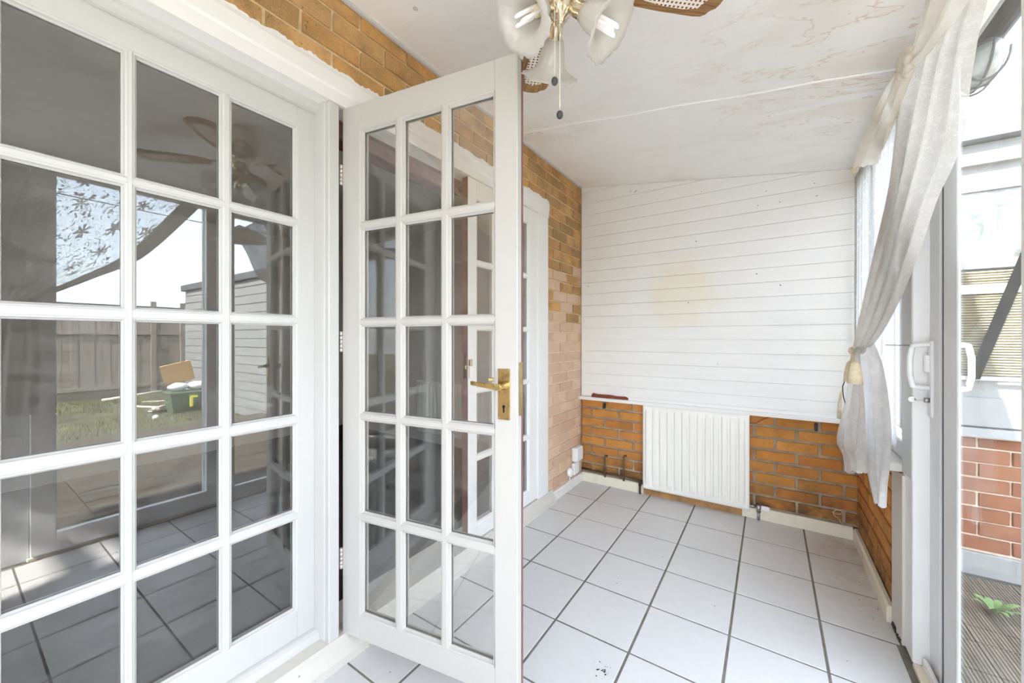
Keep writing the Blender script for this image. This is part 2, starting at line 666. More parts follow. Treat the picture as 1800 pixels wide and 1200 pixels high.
M['pane'] = glass('old_door_glass', 0.078, (0.97, 0.97, 0.96), 0.045)
M['slide_glass'] = glass('dusty_sliding_glass', 0.045, (0.95, 0.965, 0.965), 0.06, (9, 9, 3), 0.5)
M['dirty_glass'] = glass('dirty_outhouse_glass', 0.04, (0.8, 0.82, 0.8), 0.13, (7, 7, 4))
M['lamp_frost'] = plain('frosted_ribbed_lamp_dome', (0.33, 0.35, 0.33), 0.15, var=0.3, scale=25)
M['lamp_glass'] = glass('ribbed_lamp_glass', 0.12, (0.85, 0.9, 0.88), 0.8, (30, 200, 30))
M['room_wall'] = plain('dim_room_plaster', (0.70, 0.655, 0.60), 0.9, var=0.05, scale=2)
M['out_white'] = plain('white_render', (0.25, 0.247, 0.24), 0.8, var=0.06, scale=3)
M['felt'] = plain('dark_roof_felt', (0.10, 0.105, 0.12), 0.85, var=0.3, scale=10)
M['reed'] = plain('bleached_reed', (0.27, 0.235, 0.155), 0.9, var=0.2, scale=9)
M['grey_strip'] = plain('grey_strip', (0.40, 0.40, 0.39), 0.85, var=0.2, scale=8)
M['dusty_blind'] = plain('dusty_grey_blind', (0.085, 0.088, 0.082), 0.9, var=0.35, scale=9)
M['soil'] = plain('rough_lawn_soil', (0.105, 0.105, 0.05), 1.0, var=0.5, scale=3)
M['grass'] = plain('grass_blades', (0.125, 0.135, 0.055), 0.9, var=0.5, scale=2)
M['weed'] = plain('weed_leaf', (0.14, 0.24, 0.07), 0.7, var=0.25, scale=20)
M['crate'] = plain('dark_green_plastic', (0.10, 0.135, 0.085), 0.5)
M['yellow'] = plain('yellow_mark', (0.75, 0.72, 0.05), 0.5)
M['bag'] = plain('white_polythene', (0.78, 0.79, 0.82), 0.4, var=0.1, scale=12)
M['card'] = plain('brown_cardboard', (0.55, 0.36, 0.18), 0.9)
M['stone'] = plain('pale_pebble', (0.75, 0.72, 0.68), 0.9)
M['roof_tile'] = plain('brown_roof_tiles', (0.20, 0.13, 0.10), 0.9, var=0.3)
M['house_brick'] = plain('far_house_brick', (0.36, 0.25, 0.19), 0.9, var=0.2)

# ------------------------------------------------------------------ room constants
XL, XR, YF = 0.052, 1.775, 0.020        # wall faces: house wall, dwarf wall, far wall
YN = -4.62                              # near end of the lean-to


def ceil_z(x):
    return 2.427 - 0.152 * x


# ------------------------------------------------------------------ floor
TP = 0.305
fl = BM()
box(fl, (-0.10, YN, -0.10), (1.90, 0.12, -0.0013))
floor = tag(obj('floor', fl, M['grout']), 'tiled floor of pale squares with dark grout', kind='structure')
tile_cache = {}
xs = [0.060] + [TP * i for i in range(1, 6)] + [1.768]
for i in range(6):
    x0, x1 = xs[i] + (0.0045 if i else 0), xs[i + 1] - (0.0045 if i < 5 else 0)
    for j in range(15):
        y1, y0 = -TP * j - 0.0036, -TP * (j + 1) + 0.0036
        if j == 0:
            y1 = 0.018
        if i == 5 and j >= 3:
            x1 = 1.756
        wdt, dpt = x1 - x0, y1 - y0
        key = (round(wdt, 4), round(dpt, 4))
        if key not in tile_cache:
            b = BM()
            box(b, (-wdt / 2, -dpt / 2, -0.009), (wdt / 2, dpt / 2, 0.0), 0.0012)
            tile_cache[key] = mesh_of('tile', b, M['tile'])
        obj('tile', tile_cache[key], None, floor, ((x0 + x1) / 2, (y0 + y1) / 2, random.uniform(-0.0004, 0.0003)))
# dirt crumbs spilled on one tile
b = BM()
c0 = at(1062, 1180, 2, 0)
for k in range(26):
    a, r = random.uniform(0, 2 * PI), abs(random.gauss(0, 0.018))
    s = random.uniform(0.0008, 0.0024)
    sphere(b, (c0.x + r * math.cos(a), c0.y + r * math.sin(a), s * .6), s, 1.3, 1, .7, 6)
for k in range(60):
    s = random.uniform(0.0007, 0.002)
    p = Vector((random.uniform(0.1, 1.72), random.uniform(-2.2, -0.05), s * .6))
    if random.random() < 0.5:
        p.x = 1.745 - abs(random.gauss(0, 0.035)); p.y = random.uniform(-0.9, -0.02)
    sphere(b, p, s, 1.4, 1, .7, 6)
tag(obj('dirt', b, M['dark_iron']), 'scattered dark crumbs of dirt lying on the floor tiles', 'dirt', kind='stuff')

# ------------------------------------------------------------------ ceiling
ceil = struct('ceiling', 'sloping white ceiling of stained plywood sheets')
for (y0, y1) in ((YN, -3.442), (-3.438, -1.003), (-0.997, 0.06)):
    b = BM()
    prism(b, [(-0.06, ceil_z(-0.06)), (1.90, ceil_z(1.90)), (1.90, ceil_z(1.90) + .015), (-0.06, ceil_z(-0.06) + .015)], 1, y0, y1)
    obj('sheet', b, M['ceiling'], ceil)
for yy in (-3.44, -1.0):
    b = BM()
    pts = [(0.05 + 1.75 * k / 12, yy + 0.006 * math.sin(k * 1.7), 0) for k in range(13)]
    tube(b, [(p[0], p[1], ceil_z(p[0]) - 0.0005) for p in pts], 0.0055, 6)
    obj('joint_strip', b, M['strip'], ceil)
b = BM()
prism(b, [(-0.06, 2.49), (1.98, 2.335), (1.98, 2.375), (-0.06, 2.53)], 1, YN, 0.16)
obj('roof_deck', b, M['felt'], ceil)
b = BM()
for k in range(3):
    p = Vector((0.34 + .35 * k, -1.75 + .2 * k, 0))
    lathe(b, [(0.011, -0.0012), (0.011, 0.0012)], 12, Matrix.Translation((p.x, p.y, ceil_z(p.x) - .001)))
b.free()
b = BM()
lathe(b, [(0.007, -0.0012), (0.011, 0.0012)], 12, Matrix.Translation((0.27, -1.98, ceil_z(0.27) - .001)))
obj('fixing_cap', b, M['white'], ceil)
# thin cover strip where ceiling meets the house wall
b = BM()
prism(b, [(XL, 2.405), (XL + .012, 2.405), (XL + .014, 2.421), (XL, 2.421)], 1, YN, 0.0)
tag(obj('trim_4', b, M['white']), 'thin white strip where the brick wall meets the ceiling', kind='structure')

# ------------------------------------------------------------------ bricks
CO, BL = 0.0755, 0.225


def brick_mesh(l, h, d, mat, seed):
    rr = random.Random(seed)
    b = BM()
    box(b, (-l / 2, -d / 2, -h / 2), (l / 2, d / 2, h / 2), 0.0022)
    for v in b.verts:
        v.co += Vector((rr.uniform(-1, 1), rr.uniform(-1, 1) * .6, rr.uniform(-1, 1))) * 0.0016
    return mesh_of('brick', b, mat)


brick_cache = {}


def lay_bricks(parent, face, u0, u1, z0, z1, zbase, phase, axis, mat_of, hole=None, depth=0.05, zc=None, out=1, jo=0.010):
    """running-bond bricks on a wall; axis 1: wall runs along y with its face at x = face; axis 0: runs along x, face at y"""
    k0 = math.floor((z0 - zbase) / CO) - 1
    n = 0
    for k in range(k0, k0 + 60):
        za, zb = zbase + k * CO + jo / 2, zbase + (k + 1) * CO - jo / 2
        if zb <= z0 + .004 or za >= z1 - .004:
            continue
        za, zb = max(za, z0), min(zb, z1)
        off = phase + (BL / 2 if k % 2 else 0)
        i0 = math.floor((u0 - off) / BL) - 1
        for i in range(i0, i0 + 60):
            ua, ub = off + i * BL + jo / 2, off + (i + 1) * BL - jo / 2
            ua, ub = max(ua, u0), min(ub, u1)
            if ub - ua < 0.02:
                continue
            if hole and hole(ua, ub, za, zb):
                continue
            za2, zb2 = za, zb
            l, h = round(ub - ua, 3), round(zb2 - za2, 3)
            if h < 0.012:
                continue
            m = mat_of(k, (ua + ub) / 2, (za + zb) / 2)
            full = abs(l - (BL - jo)) < 0.003 and abs(h - (CO - jo)) < 0.003
            key = (l, h, m.name, axis, random.randint(0, 3) if full else 0)
            if key not in brick_cache:
                brick_cache[key] = brick_mesh(l, h, depth, m, len(brick_cache))
            pr = random.uniform(-0.0025, 0.0025)
            c = face - out * depth / 2 + pr
            uc, zz = (ua + ub) / 2, (za2 + zb2) / 2
            loc = (c, uc, zz) if axis == 1 else (uc, c, zz)
            obj('brick', brick_cache[key], None, parent, loc, (0, 0, PI / 2 if axis == 1 else 0))
            n += 1
    return n


# ---- house wall (x = XL), open below the door frame head
wl = struct('wall_left', 'buff brick house wall above and beside the glazed doors')
b = BM()
box(b, (-0.06, YN, 2.10), (XL - 0.007, -0.564, 2.46))
obj('mortar', b, M['mortar_buff'], wl)
b = BM()
box(b, (-0.06, -0.564, 1.28), (XL - 0.007, 0.10, 2.46))
obj('mortar', b, M['mortar_buff'], wl)
b = BM()
box(b, (-0.06, -0.564, 0.0), (XL - 0.007, 0.10, 1.28))
obj('mortar', b, M['mortar_pink'], wl)
box_b = BM()
box(box_b, (-0.20, YN - 3.0, -0.2), (-0.06, -3.02, 3.2))
obj('outer_leaf', box_b, M['house_brick'], wl)


def left_mat(k, u, z):
    if z > 1.72:
        return M['brick_buff']
    if z < 1.10:
        return M['brick_pink']
    return M['brick_pink'] if random.random() < (1.72 - z) / 0.62 else M['brick_buff']


lay_bricks(wl, XL, YN + 1.2, -0.5645, 2.135, 2.405, 2.123, -2.398, 1, left_mat)
lay_bricks(wl, XL, -0.5645, 0.012, 0.0, 2.405, 2.123, -2.398, 1, left_mat)

# ---- far wall: dwarf brick below, white boarding above
wf = struct('wall_far', 'end wall of stained orange brick below white boarding')
b = BM()
box(b, (-0.06, YF + 0.010, -0.05), (1.95, 0.12, 0.69))
obj('mortar', b, M['mortar_grey'], wf)
b = BM()
prism(b, [(-0.06, 0.69), (1.95, 0.69), (1.95, ceil_z(1.95)), (-0.06, ceil_z(-0.06))], 1, 0.030, 0.12)
obj('backing', b, M['room_wall'], wf)
lay_bricks(wf, YF, XL + .004, XR + .02, 0.0, 0.672, 0.0, 0.03, 0, lambda k, u, z: M['brick_orange'], out=-1, jo=0.016)
BH = 0.0925
z = 0.700
while z < 2.43:
    z1 = z + BH
    poly = clip([(XL + .006, z + .0006), (1.80, z + .0006), (1.80, z1 - .0006), (XL + .006, z1 - .0006)], lambda p: ceil_z(p[0]) - 0.002 - p[1])
    if len(poly) >= 3:
        b = BM()
        # shiplap: the lower edge stands a little proud, the top edge tucks behind the next board
        A = []
        B = []
        for p in poly:
            t_ = (p[1] - z) / BH
            A.append(b.verts.new((p[0], 0.0055 + 0.0034 * min(1, t_), p[1])))
            B.append(b.verts.new((p[0], 0.032, p[1])))
        n = len(poly)
        b.faces.new(A)
        b.faces.new(B[::-1])
        for i in range(n):
            b.faces.new([A[i], B[i], B[(i + 1) % n], A[(i + 1) % n]])
        obj('board', b, M['board'], wf)
    z = z1
b = BM()
for (px, py) in ((1048, 352), (1155, 350), (1233, 337), (1347, 336), (1432, 322), (1436, 344), (1371, 355), (1332, 361), (1224, 424), (1330, 481), (1372, 501), (1034, 503), (1210, 532), (1402, 620), (1262, 640)):
    p = at(px, py, 1, 0.007)
    lathe(b, [(0.0035, 0.0), (0.0022, 0.0016)], 8, Matrix.Translation((p.x, 0.0075, p.z)) @ Matrix.Rotation(PI / 2, 4, 'X'))
obj('nail_heads', b, M['dark_iron'], wf)['kind'] = 'stuff'
b = BM()
for (px, py, r) in ((1117, 336, .010), (1108, 336, .006)):
    p = at(px, py, 1, 0.006)
    prism(b, [(p.x - r, p.z - r), (p.x - r * .2, p.z - r * .6), (p.x + r * 1.2, p.z + r * .8), (p.x + r * .2, p.z + r * .3)], 1, 0.0045, 0.008)
obj('chipped_patch', b, M['red_wood'], wf)
# pipe stubs, clips and brackets left on the brickwork
for (px, py) in ((1064, 803), (1097, 803)):
    p = at(px, py, 1, 0.0)
    b = BM()
    tube(b, [(p.x + .022, -0.006, p.z + .012), (p.x + .006, -0.012, p.z + .016), (p.x, -0.012, p.z), (p.x, -0.008, 0.07)], 0.0075, 8)
    obj('pipe_stub', b, M['copper'], wf)
for (px, py, h) in ((1062, 713, .04), (1434, 750, .045)):
    p = at(px, py, 1, 0.01)
    b = BM()
    box(b, (p.x - .007, -0.004, p.z - h / 2), (p.x + .009, 0.02, p.z + h / 2), .002)
    box(b, (p.x - .004, -0.016, p.z - h / 2), (p.x + .004, 0.0, p.z - h / 2 + .016), .001)
    obj('wall_bracket', b, M['dark_iron'], wf)
b = BM()
tube(b, [(XL + .01, .004, .10), (XL + .3, .002, .098), (.56, .004, .09)], 0.008, 8)
obj('old_pipe', b, M['copper'], wf)

# sill along the far wall
b = BM()
prism(b, [(-0.030, 0.673), (0.03, 0.673), (0.03, 0.697), (-0.024, 0.697), (-0.031, 0.690)], 0, 0.036, 1.735)
sill = tag(obj('trim_2', b, M['white_bright']), 'white timber sill running along the far wall above the radiator', kind='structure')
b = BM()
prism(b, [(-0.006, 0.697), (0.012, 0.697), (0.012, 0.716), (0.004, 0.722), (-0.002, 0.714)], 0, 0.42, 1.735)
obj('moulding', b, M['white_bright'], sill)
b = BM()
pa, pb = at(1040, 692, 1, -.01), at(1104, 697, 1, -.01)
prof = [(pa.x, 0.6972), (pb.x, 0.6972), (pb.x, 0.712), (pb.x - .02, 0.720), (pb.x - .09, 0.718), (pa.x + .15, .724), (pa.x + .05, 0.722), (pa.x + .01, 0.728), (pa.x, 0.716)]
prism(b, prof, 1, -0.012, 0.006)
obj('torn_edge', b, M['red_wood'], sill)

# ---- skirting boards
b = BM()
prism(b, [(XL, 0.0), (XL + .017, 0.0), (XL + .017, 0.058), (XL + .010, 0.066), (XL, 0.066)], 1, -0.50, 0.019)
tag(obj('baseboard_left', b, M['skirt']), 'short white skirting under the pinkish brick pier', kind='structure')
bf = struct('baseboard_far', 'cream skirting along the end wall, stained and broken under the radiator')
for (x0, x1, m) in ((XL + .017, 0.56, 'cream'), (1.20, 1.754, 'cream')):
    b = BM()
    prism(b, [(0.0, 0.0), (YF, 0.0), (YF, 0.072), (0.006, 0.072), (0.0, 0.064)], 0, x0, x1)
    obj('skirting_length', b, M[m], bf)
b = BM()
prism(b, [(0.004, 0.0), (YF, 0.0), (YF, 0.05), (0.008, 0.046)], 0, 0.561, 1.199)
tag(obj('skirting_length', b, M['brown_wood'], bf), 'bare brown skirting length')
b = BM()
prism(b, [(1.754, 0.0), (XR, 0.0), (XR, 0.07), (1.762, 0.07), (1.754, 0.06)], 1, -0.775, 0.0)
tag(obj('baseboard_right', b, M['mouldy']), 'mouldy cream skirting under the window wall', kind='structure')

# ---- dwarf wall under the window
wr = struct('wall_right', 'low orange brick wall under the curtained window')
b = BM()
box(b, (XR + .010, -0.885, -0.05), (1.90, 0.03, 0.655))
obj('mortar', b, M['mortar_grey'], wr)
lay_bricks(wr, XR, -0.885, YF - .003, 0.0, 0.655, 0.0, -0.06, 1, lambda k, u, z: M['brick_orange'], out=-1, jo=0.013)
# post at the end of the dwarf wall, rotten at its foot
b = BM()
prism(b, [(1.769, -0.930), (1.785, -0.930), (1.785, -0.775), (1.772, -0.775), (1.769, -0.780)], 2, 0.012, 0.652)
post = tag(obj('trim_3', b, M['white_sill']), 'white timber board capping the end of the low brick wall', kind='structure')
b = BM()
for k in range(16):
    y_ = random.uniform(-.92, -.78)
    sphere(b, (1.769, y_, random.uniform(.004, .022)), random.uniform(.004, .010), .35, 1, 1, 8)
obj('rotten_foot', b, M['dark_iron'], post)['kind'] = 'stuff'

# ------------------------------------------------------------------ window over the dwarf wall
win = struct('window_1', 'white framed window behind the net curtain')
for nm, lo, hi in (('sill', (1.725, -0.893, 0.655), (1.86, 0.018, 0.690)),
                   ('rail', (1.79, -0.893, 0.690), (1.85, 0.018, 0.765)),
                   ('rail', (1.79, -0.893, 2.045), (1.85, 0.018, 2.135)),
                   ('stile', (1.79, -0.045, 0.765), (1.85, 0.018, 2.045)),
                   ('mullion', (1.795, -0.47, 0.765), (1.845, -0.42, 2.045)),
                   ('stile', (1.775, -1.018, 0.66), (1.85, -0.893, 2.145))):
    b = BM()
    box(b, lo, hi, .004)
    obj(nm, b, M['white_sill'] if nm == 'sill' else M['white'], win)
for (y0, y1) in ((-0.893, -0.47), (-0.42, -0.045)):
    b = BM()
    box(b, (1.818, y0, 0.765), (1.823, y1, 2.045))
    obj('pane', b, M['slide_glass'], win)
b = BM()
prism(b, [(1.735, .666), (1.775, .650), (1.775, .6545), (1.735, .6545)], 1, -.89, -.80)
obj('split_end', b, M['red_wood'], win)

# ------------------------------------------------------------------ sliding patio door
sl = struct('door_4', 'white sliding patio door looking onto the decking')
def slbox(nm, lo, hi, m='upvc', bev=.003):
    b = BM()
    box(b, lo, hi, bev)
    return obj(nm, b, M[m], sl)
slbox('jamb', (1.777, -1.020, 0.012), (1.86, -0.905, 2.10), 'upvc')
slbox('threshold', (1.777, -2.70, -0.02), (1.87, -1.018, 0.014), 'cream')
slbox('head', (1.777, -2.70, 2.10), (1.87, -0.90, 2.148), 'upvc')
# far sash
slbox('stile', (1.820, -1.118, 0.014), (1.855, -1.021, 2.10), 'upvc_grey')
slbox('seal', (1.826, -1.150, 0.014), (1.848, -1.118, 2.10), 'rubber', 0)
slbox('stile', (1.820, -1.255, 0.014), (1.829, -1.150, 2.10), 'upvc_grey', .002)
slbox('stile', (1.822, -1.93, 0.014), (1.855, -1.80, 2.10), 'upvc_grey')
slbox('rail', (1.818, -1.80, 0.014), (1.855, -1.256, 0.085), 'upvc')
slbox('track', (1.800, -1.80, 0.014), (1.812, -1.03, 0.050), 'upvc')
slbox('rail', (1.822, -1.80, 2.06), (1.855, -1.256, 2.10), 'upvc')
slbox('glazing_bead', (1.8202, -1.2625, 0.085), (1.8262, -1.2555, 2.06), 'upvc_grey')
b = BM(); box(b, (1.8225, -1.80, 0.085), (1.8265, -1.263, 2.06)); obj('pane', b, M['slide_glass'], sl)
# near sash, on the inner track
slbox('stile', (1.768, -1.93, 0.02), (1.808, -1.762, 2.10), 'upvc')
slbox('stile', (1.768, -2.69, 0.02), (1.808, -2.60, 2.10), 'upvc')
slbox('rail', (1.768, -2.60, 0.02), (1.808, -1.93, 0.12), 'upvc')
slbox('rail', (1.768, -2.60, 2.06), (1.808, -1.93, 2.10), 'upvc')
b = BM(); box(b, (1.785, -2.60, 0.12), (1.791, -1.93, 2.06)); obj('pane', b, M['slide_glass'], sl)
# D handle, inside and out
def d_handle(sign, x0):
    y0 = -1.046
    z0, z1 = 1.0, 1.152
    b = BM()
    box(b, (min(x0, x0 + sign * .008), y0 - .020, .90), (max(x0, x0 + sign * .008), y0 + .014, z1 + .012), .003)
    h = obj('handle', b, M['upvc'], sl)
    b = BM()
    xs_ = [0, .024, .048, .055, .055, .048, .024, 0]
    zs_ = [z1, z1, z1 - .004, z1 - .045, z0 + .045, z0 + .004, z0, z0]
    pts = []
    for k in range(len(xs_) - 1):
        for q in range(3):
            t_ = q / 3
            pts.append((x0 + sign * (xs_[k] + t_ * (xs_[k + 1] - xs_[k])), y0, zs_[k] + t_ * (zs_[k + 1] - zs_[k])))
    pts.append((x0, y0, z0))
    tube(b, pts, 0.0085, 8)
    obj('grip', b, M['upvc'], h)
    b = BM()
    box(b, (min(x0, x0 + sign * .02), y0 - .006, 1.055), (max(x0, x0 + sign * .02), y0 + .006, 1.115), .003, Matrix.Translation((0, 0, 0)))
    obj('latch_lever', b, M['upvc'], h)
    return h
d_handle(-1, 1.820)
d_handle(1, 1.856)
b = BM()
lathe(b, [(.009, 0), (.009, .012), (.006, .014)], 12, Matrix.Translation((1.812, -1.05, .958)) @ Matrix.Rotation(-PI / 2, 4, 'Y'))
lk = obj('lock_barrel', b, M['steel'], sl)
kb = thing('door_key', 'small metal key left in the lock of the sliding door', 'key', (1.797, -1.05, .958))
b = BM()
box(b, (-.022, -.0012, -.003), (.010, .0012, .003))
lathe(b, [(.010, -.0012), (.0105, 0), (.010, .0012)], 14, Matrix.Translation((-.028, 0, 0)) @ Matrix.Rotation(PI / 2, 4, 'X'))
obj('key_blade', b, M['steel'], kb)

# wall beyond the sliding door (seen mirrored in the door glass) and the glazed near end
wn = struct('wall_near', 'boarded wall beside the sliding door')
y = -2.691
while y > -3.30:
    b = BM()
    box(b, (1.79, y - .098, 0), (1.86, y, 2.14), .003)
    obj('panel', b, M['upvc_grey'], wn)
    y -= .1
b = BM(); box(b, (1.80, YN, 0), (1.86, -3.30, .75)); obj('plinth', b, M['out_white'], wn)
for (lo, hi) in (((1.80, YN, .75), (1.86, -3.30, .82)), ((1.80, YN, 2.06), (1.86, -3.30, 2.14)), ((1.80, -4.0, .82), (1.86, -3.94, 2.06)), ((1.80, YN, .82), (1.86, YN + .06, 2.06)),
                 ((.95, YN, .0), (1.86, YN + .06, .10)), ((0.95, YN, 2.03), (1.86, YN + .06, 2.14)), ((.95, YN, .1), (1.02, YN + .06, 2.05))):
    b = BM(); box(b, lo, hi, .003); obj('glazing_frame', b, M['upvc'], wn)
b = BM(); prism(b, [(0, 0), (.95, 0), (.95, 2.27), (0, 2.42)], 1, YN, YN + .06); obj('boarding', b, M['white'], wn)
so = thing('wall_socket', 'white double socket on the boarded wall beside the sliding door', 'socket', (1.79, -2.785, .62))
b = BM(); box(b, (-.010, -.073, -.043), (0, .073, .043), .003); obj('face_plate', b, M['white_plug'], so)
for yy in (-.036, .036):
    b = BM()
    box(b, (-.013, yy - .005, .012), (-.010, yy + .005, .028), .001)
    obj('switch', b, M['white_plug'], so)

# ------------------------------------------------------------------ door frame in the house wall
fr = struct('trim_1', 'white painted door frame with head, posts and stepped sill')
Y0 = -3.10
b = BM()
prism(b, [(-0.08, 2.02), (XL + .004, 2.02), (XL + .004, 2.062), (XL + .009, 2.07), (XL + .009, 2.118), (XL + .004, 2.135), (-0.08, 2.135)], 1, Y0, -0.556)
obj('head', b, M['white_bright'], fr)
# ragged paint line where the brush slipped onto the bricks
b = BM()
n = 330
poly = [(Y0, 2.130), (-.56, 2.130)]
for k in range(n, -1, -1):
    yy = Y0 + (-Y0 - .56) * k / n
    poly.append((yy, 2.138 + random.uniform(0, .007) + .003 * math.sin(k * .41) + .002 * math.sin(k * .13)))
prism(b, poly, 0, XL - .006, XL + .0042)
obj('paint_edge', b, M['white_bright'], fr)
for (y0, y1) in ((-3.10, -3.03), (-2.187, -2.147), (-0.706, -0.564)):
    b = BM()
    box(b, (-0.08, y0, 0.085), (XL + (.004 if y0 > -1 else 0.0), y1, 2.02), .003)
    obj('post', b, M['white_bright' if y0 > -1 else 'white'], fr)
# quarter-round beads holding the fixed leaf
def quarter(b, axis, a0, a1, c, s1, s2, r, r2=None):
    poly = [(0, 0)] + [(s1 * r * math.cos(PI / 2 * k / 4), s2 * (r2 or r) * math.sin(PI / 2 * k / 4)) for k in range(5)]
    prism(b, [(c[0] + p[0], c[1] + p[1]) for p in poly], axis, a0, a1)
b = BM()
quarter(b, 2, .085, 2.02, (-.029, -2.187), 1, -1, .058, .008)
obj('bead', b, M['white'], fr)
b = BM()
quarter(b, 1, -3.03, -2.187, (-.029, .085), 1, 1, .034)
obj('bead', b, M['white'], fr)
b = BM()
quarter(b, 1, -3.03, -2.187, (-.029, 2.02), 1, -1, .030)
obj('bead', b, M['white'], fr)
b = BM()
box(b, (-.02, -.722, .091), (.003, -.706, 2.02))
obj('stop', b, M['white'], fr)
b = BM()
prism(b, [(-0.12, 0.0), (0.086, 0.0), (0.086, 0.030), (0.080, 0.036), (0.060, 0.064), (0.054, 0.088), (-0.12, 0.090)], 1, Y0, -0.50)
obj('sill', b, M['white_sill'], fr)
b = BM()
box(b, (-.08, -2.147, .09), (-.035, -2.1405, 2.02))
box(b, (-.08, -2.147, 2.012), (-.035, -1.38, 2.02))
tag(obj('rebate', b, M['bare_wood'], fr), 'bare red-brown wood in the rebate')
b = BM()
box(b, (-.14, -2.15, 1.955), (-.05, -1.38, 2.02), .004)
box(b, (-.14, -3.0, 1.99), (-.08, -.6, 2.05), .004)
tag(obj('inner_head', b, M['bare_wood'], fr), 'unpainted brown wood inside the head')


# ------------------------------------------------------------------ glazed door leaves
def glazed_leaf(name, label, W, z0, z1, cols, rows, mat, loc, rot, th=0.042, edge_mat=None, x_start=0.0):
    """local: x along the leaf from the hinge, z up, the seen face at y = 0 and the back at y = +th"""
    L = thing(name, label, 'door', loc, rot, kind='structure')
    fy = 0.0
    gx0, gx1, gz0, gz1 = cols[0][0], cols[-1][1], rows[0][0], rows[-1][1]
    bw = 0.010                         # bead width
    for (a, c) in ((x_start, gx0 - bw), (gx1 + bw, W)):
        b = BM(); box(b, (a, 0, z0), (c, th, z1), .0025); obj('stile', b, mat, L)
    for (a, c) in ((z0, gz0 - bw), (gz1 + bw, z1)):
        b = BM(); box(b, (gx0 - bw - .001, .0004, a), (gx1 + bw + .001, th - .0004, c), .002); obj('rail', b, mat, L)
    for (p, q) in zip(cols, cols[1:]):
        b = BM(); box(b, (p[1] + bw, .0006, gz0 - bw - .001), (q[0] - bw, th - .0006, gz1 + bw + .001), .001); obj('glazing_bar', b, mat, L)
    for (p, q) in zip(rows, rows[1:]):
        for c in cols:
            b = BM(); box(b, (c[0] - bw - .0005, .0006, p[1] + bw), (c[1] + bw + .0005, th - .0006, q[0] - bw), .001); obj('glazing_bar', b, mat, L)
    cache = {}
    for r in rows:
        for c in cols:
            w2, h2 = (c[1] - c[0]) / 2, (r[1] - r[0]) / 2
            key = (round(w2, 4), round(h2, 4))
            if key not in cache:
                b = BM()
                # mitred bead, moulded: four profile points swept round the pane, front and back
                for side in (0, 1):
                    S = (lambda y_: y_) if side == 0 else (lambda y_: th - y_)
                    prof = [(bw, S(.001)), (bw * .75, S(.0022)), (bw * .55, S(.0030)), (bw * .35, S(.0085)), (0.0, S(.0135)), (0.0, S(.0165))]
                    rings = []
                    for (d, y_) in prof:
                        rings.append([b.verts.new((sx * (w2 + d), y_, sz * (h2 + d))) for sx, sz in ((-1, -1), (1, -1), (1, 1), (-1, 1))])
                    for A, B in zip(rings, rings[1:]):
                        for k in range(4):
                            b.faces.new([A[k], A[(k + 1) % 4], B[(k + 1) % 4], B[k]])
                bead = mesh_of('glazing_bead', b, mat)
                b = BM()
                box(b, (-w2 - .003, .0168, -h2 - .003), (w2 + .003, .0208, h2 + .003))
                cache[key] = (bead, mesh_of('glass_pane', b, M['pane']))
            cx, cz = (c[0] + c[1]) / 2, (r[0] + r[1]) / 2
            obj('glazing_bead', cache[key][0], None, L, (cx, 0, cz))
            obj('glass_pane', cache[key][1], None, L, (cx, 0, cz))
    return L


def hinge(parent, z, x=0.0, y=0.0):
    b = BM()
    h = 0.076
    for k in range(5):
        lathe(b, [(.0058, z - h / 2 + h * k / 5 + .0008), (.0058, z - h / 2 + h * (k + 1) / 5 - .0008)], 10, Matrix.Translation((x - .004, y - .003, 0)))
    box(b, (x - .004, y + .0005, z - h / 2), (x - .0005, y + .03, z + h / 2))
    return obj('hinge', b, M['hinge'], parent)


ROWS = [(.180, .506), (.545, .872), (.907, 1.213), (1.248, 1.562), (1.598, 1.919)]
# fixed leaf: local x runs along +y of the room; the room-side face at X = -0.03
XLEAF = -0.030
YA = -3.03
fixed_cols = [(-2.884 - YA, -2.697 - YA), (-2.667 - YA, -2.483 - YA), (-2.449 - YA, -2.264 - YA)]
fixed_rows = [(.222, .528), (.568, .864), (.906, 1.216), (1.255, 1.566), (1.600, 1.912)]
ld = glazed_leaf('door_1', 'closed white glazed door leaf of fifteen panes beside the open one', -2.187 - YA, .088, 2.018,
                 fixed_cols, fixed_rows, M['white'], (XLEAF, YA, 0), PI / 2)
# open leaf
ANG = math.radians(9.984)
HX, HY = 0.052, -2.125
od_cols = [(.082, .227), (.267, .415), (.452, .605)]
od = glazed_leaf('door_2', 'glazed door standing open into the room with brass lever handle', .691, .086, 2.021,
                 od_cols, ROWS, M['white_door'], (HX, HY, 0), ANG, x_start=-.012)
for zz in (1.775, 1.16, .36):
    hinge(od, zz, -.012)
b = BM()
box(b, (.6912, .029, .088), (.6922, .0415, 2.018))
tag(obj('lock_edge', b, M['bare_wood'], od), 'bare reddish wood along the closing edge')
b = BM()
box(b, (.6923, .010, .94), (.6932, .034, 1.10), .0003)
obj('lock_face', b, M['brass'], od)


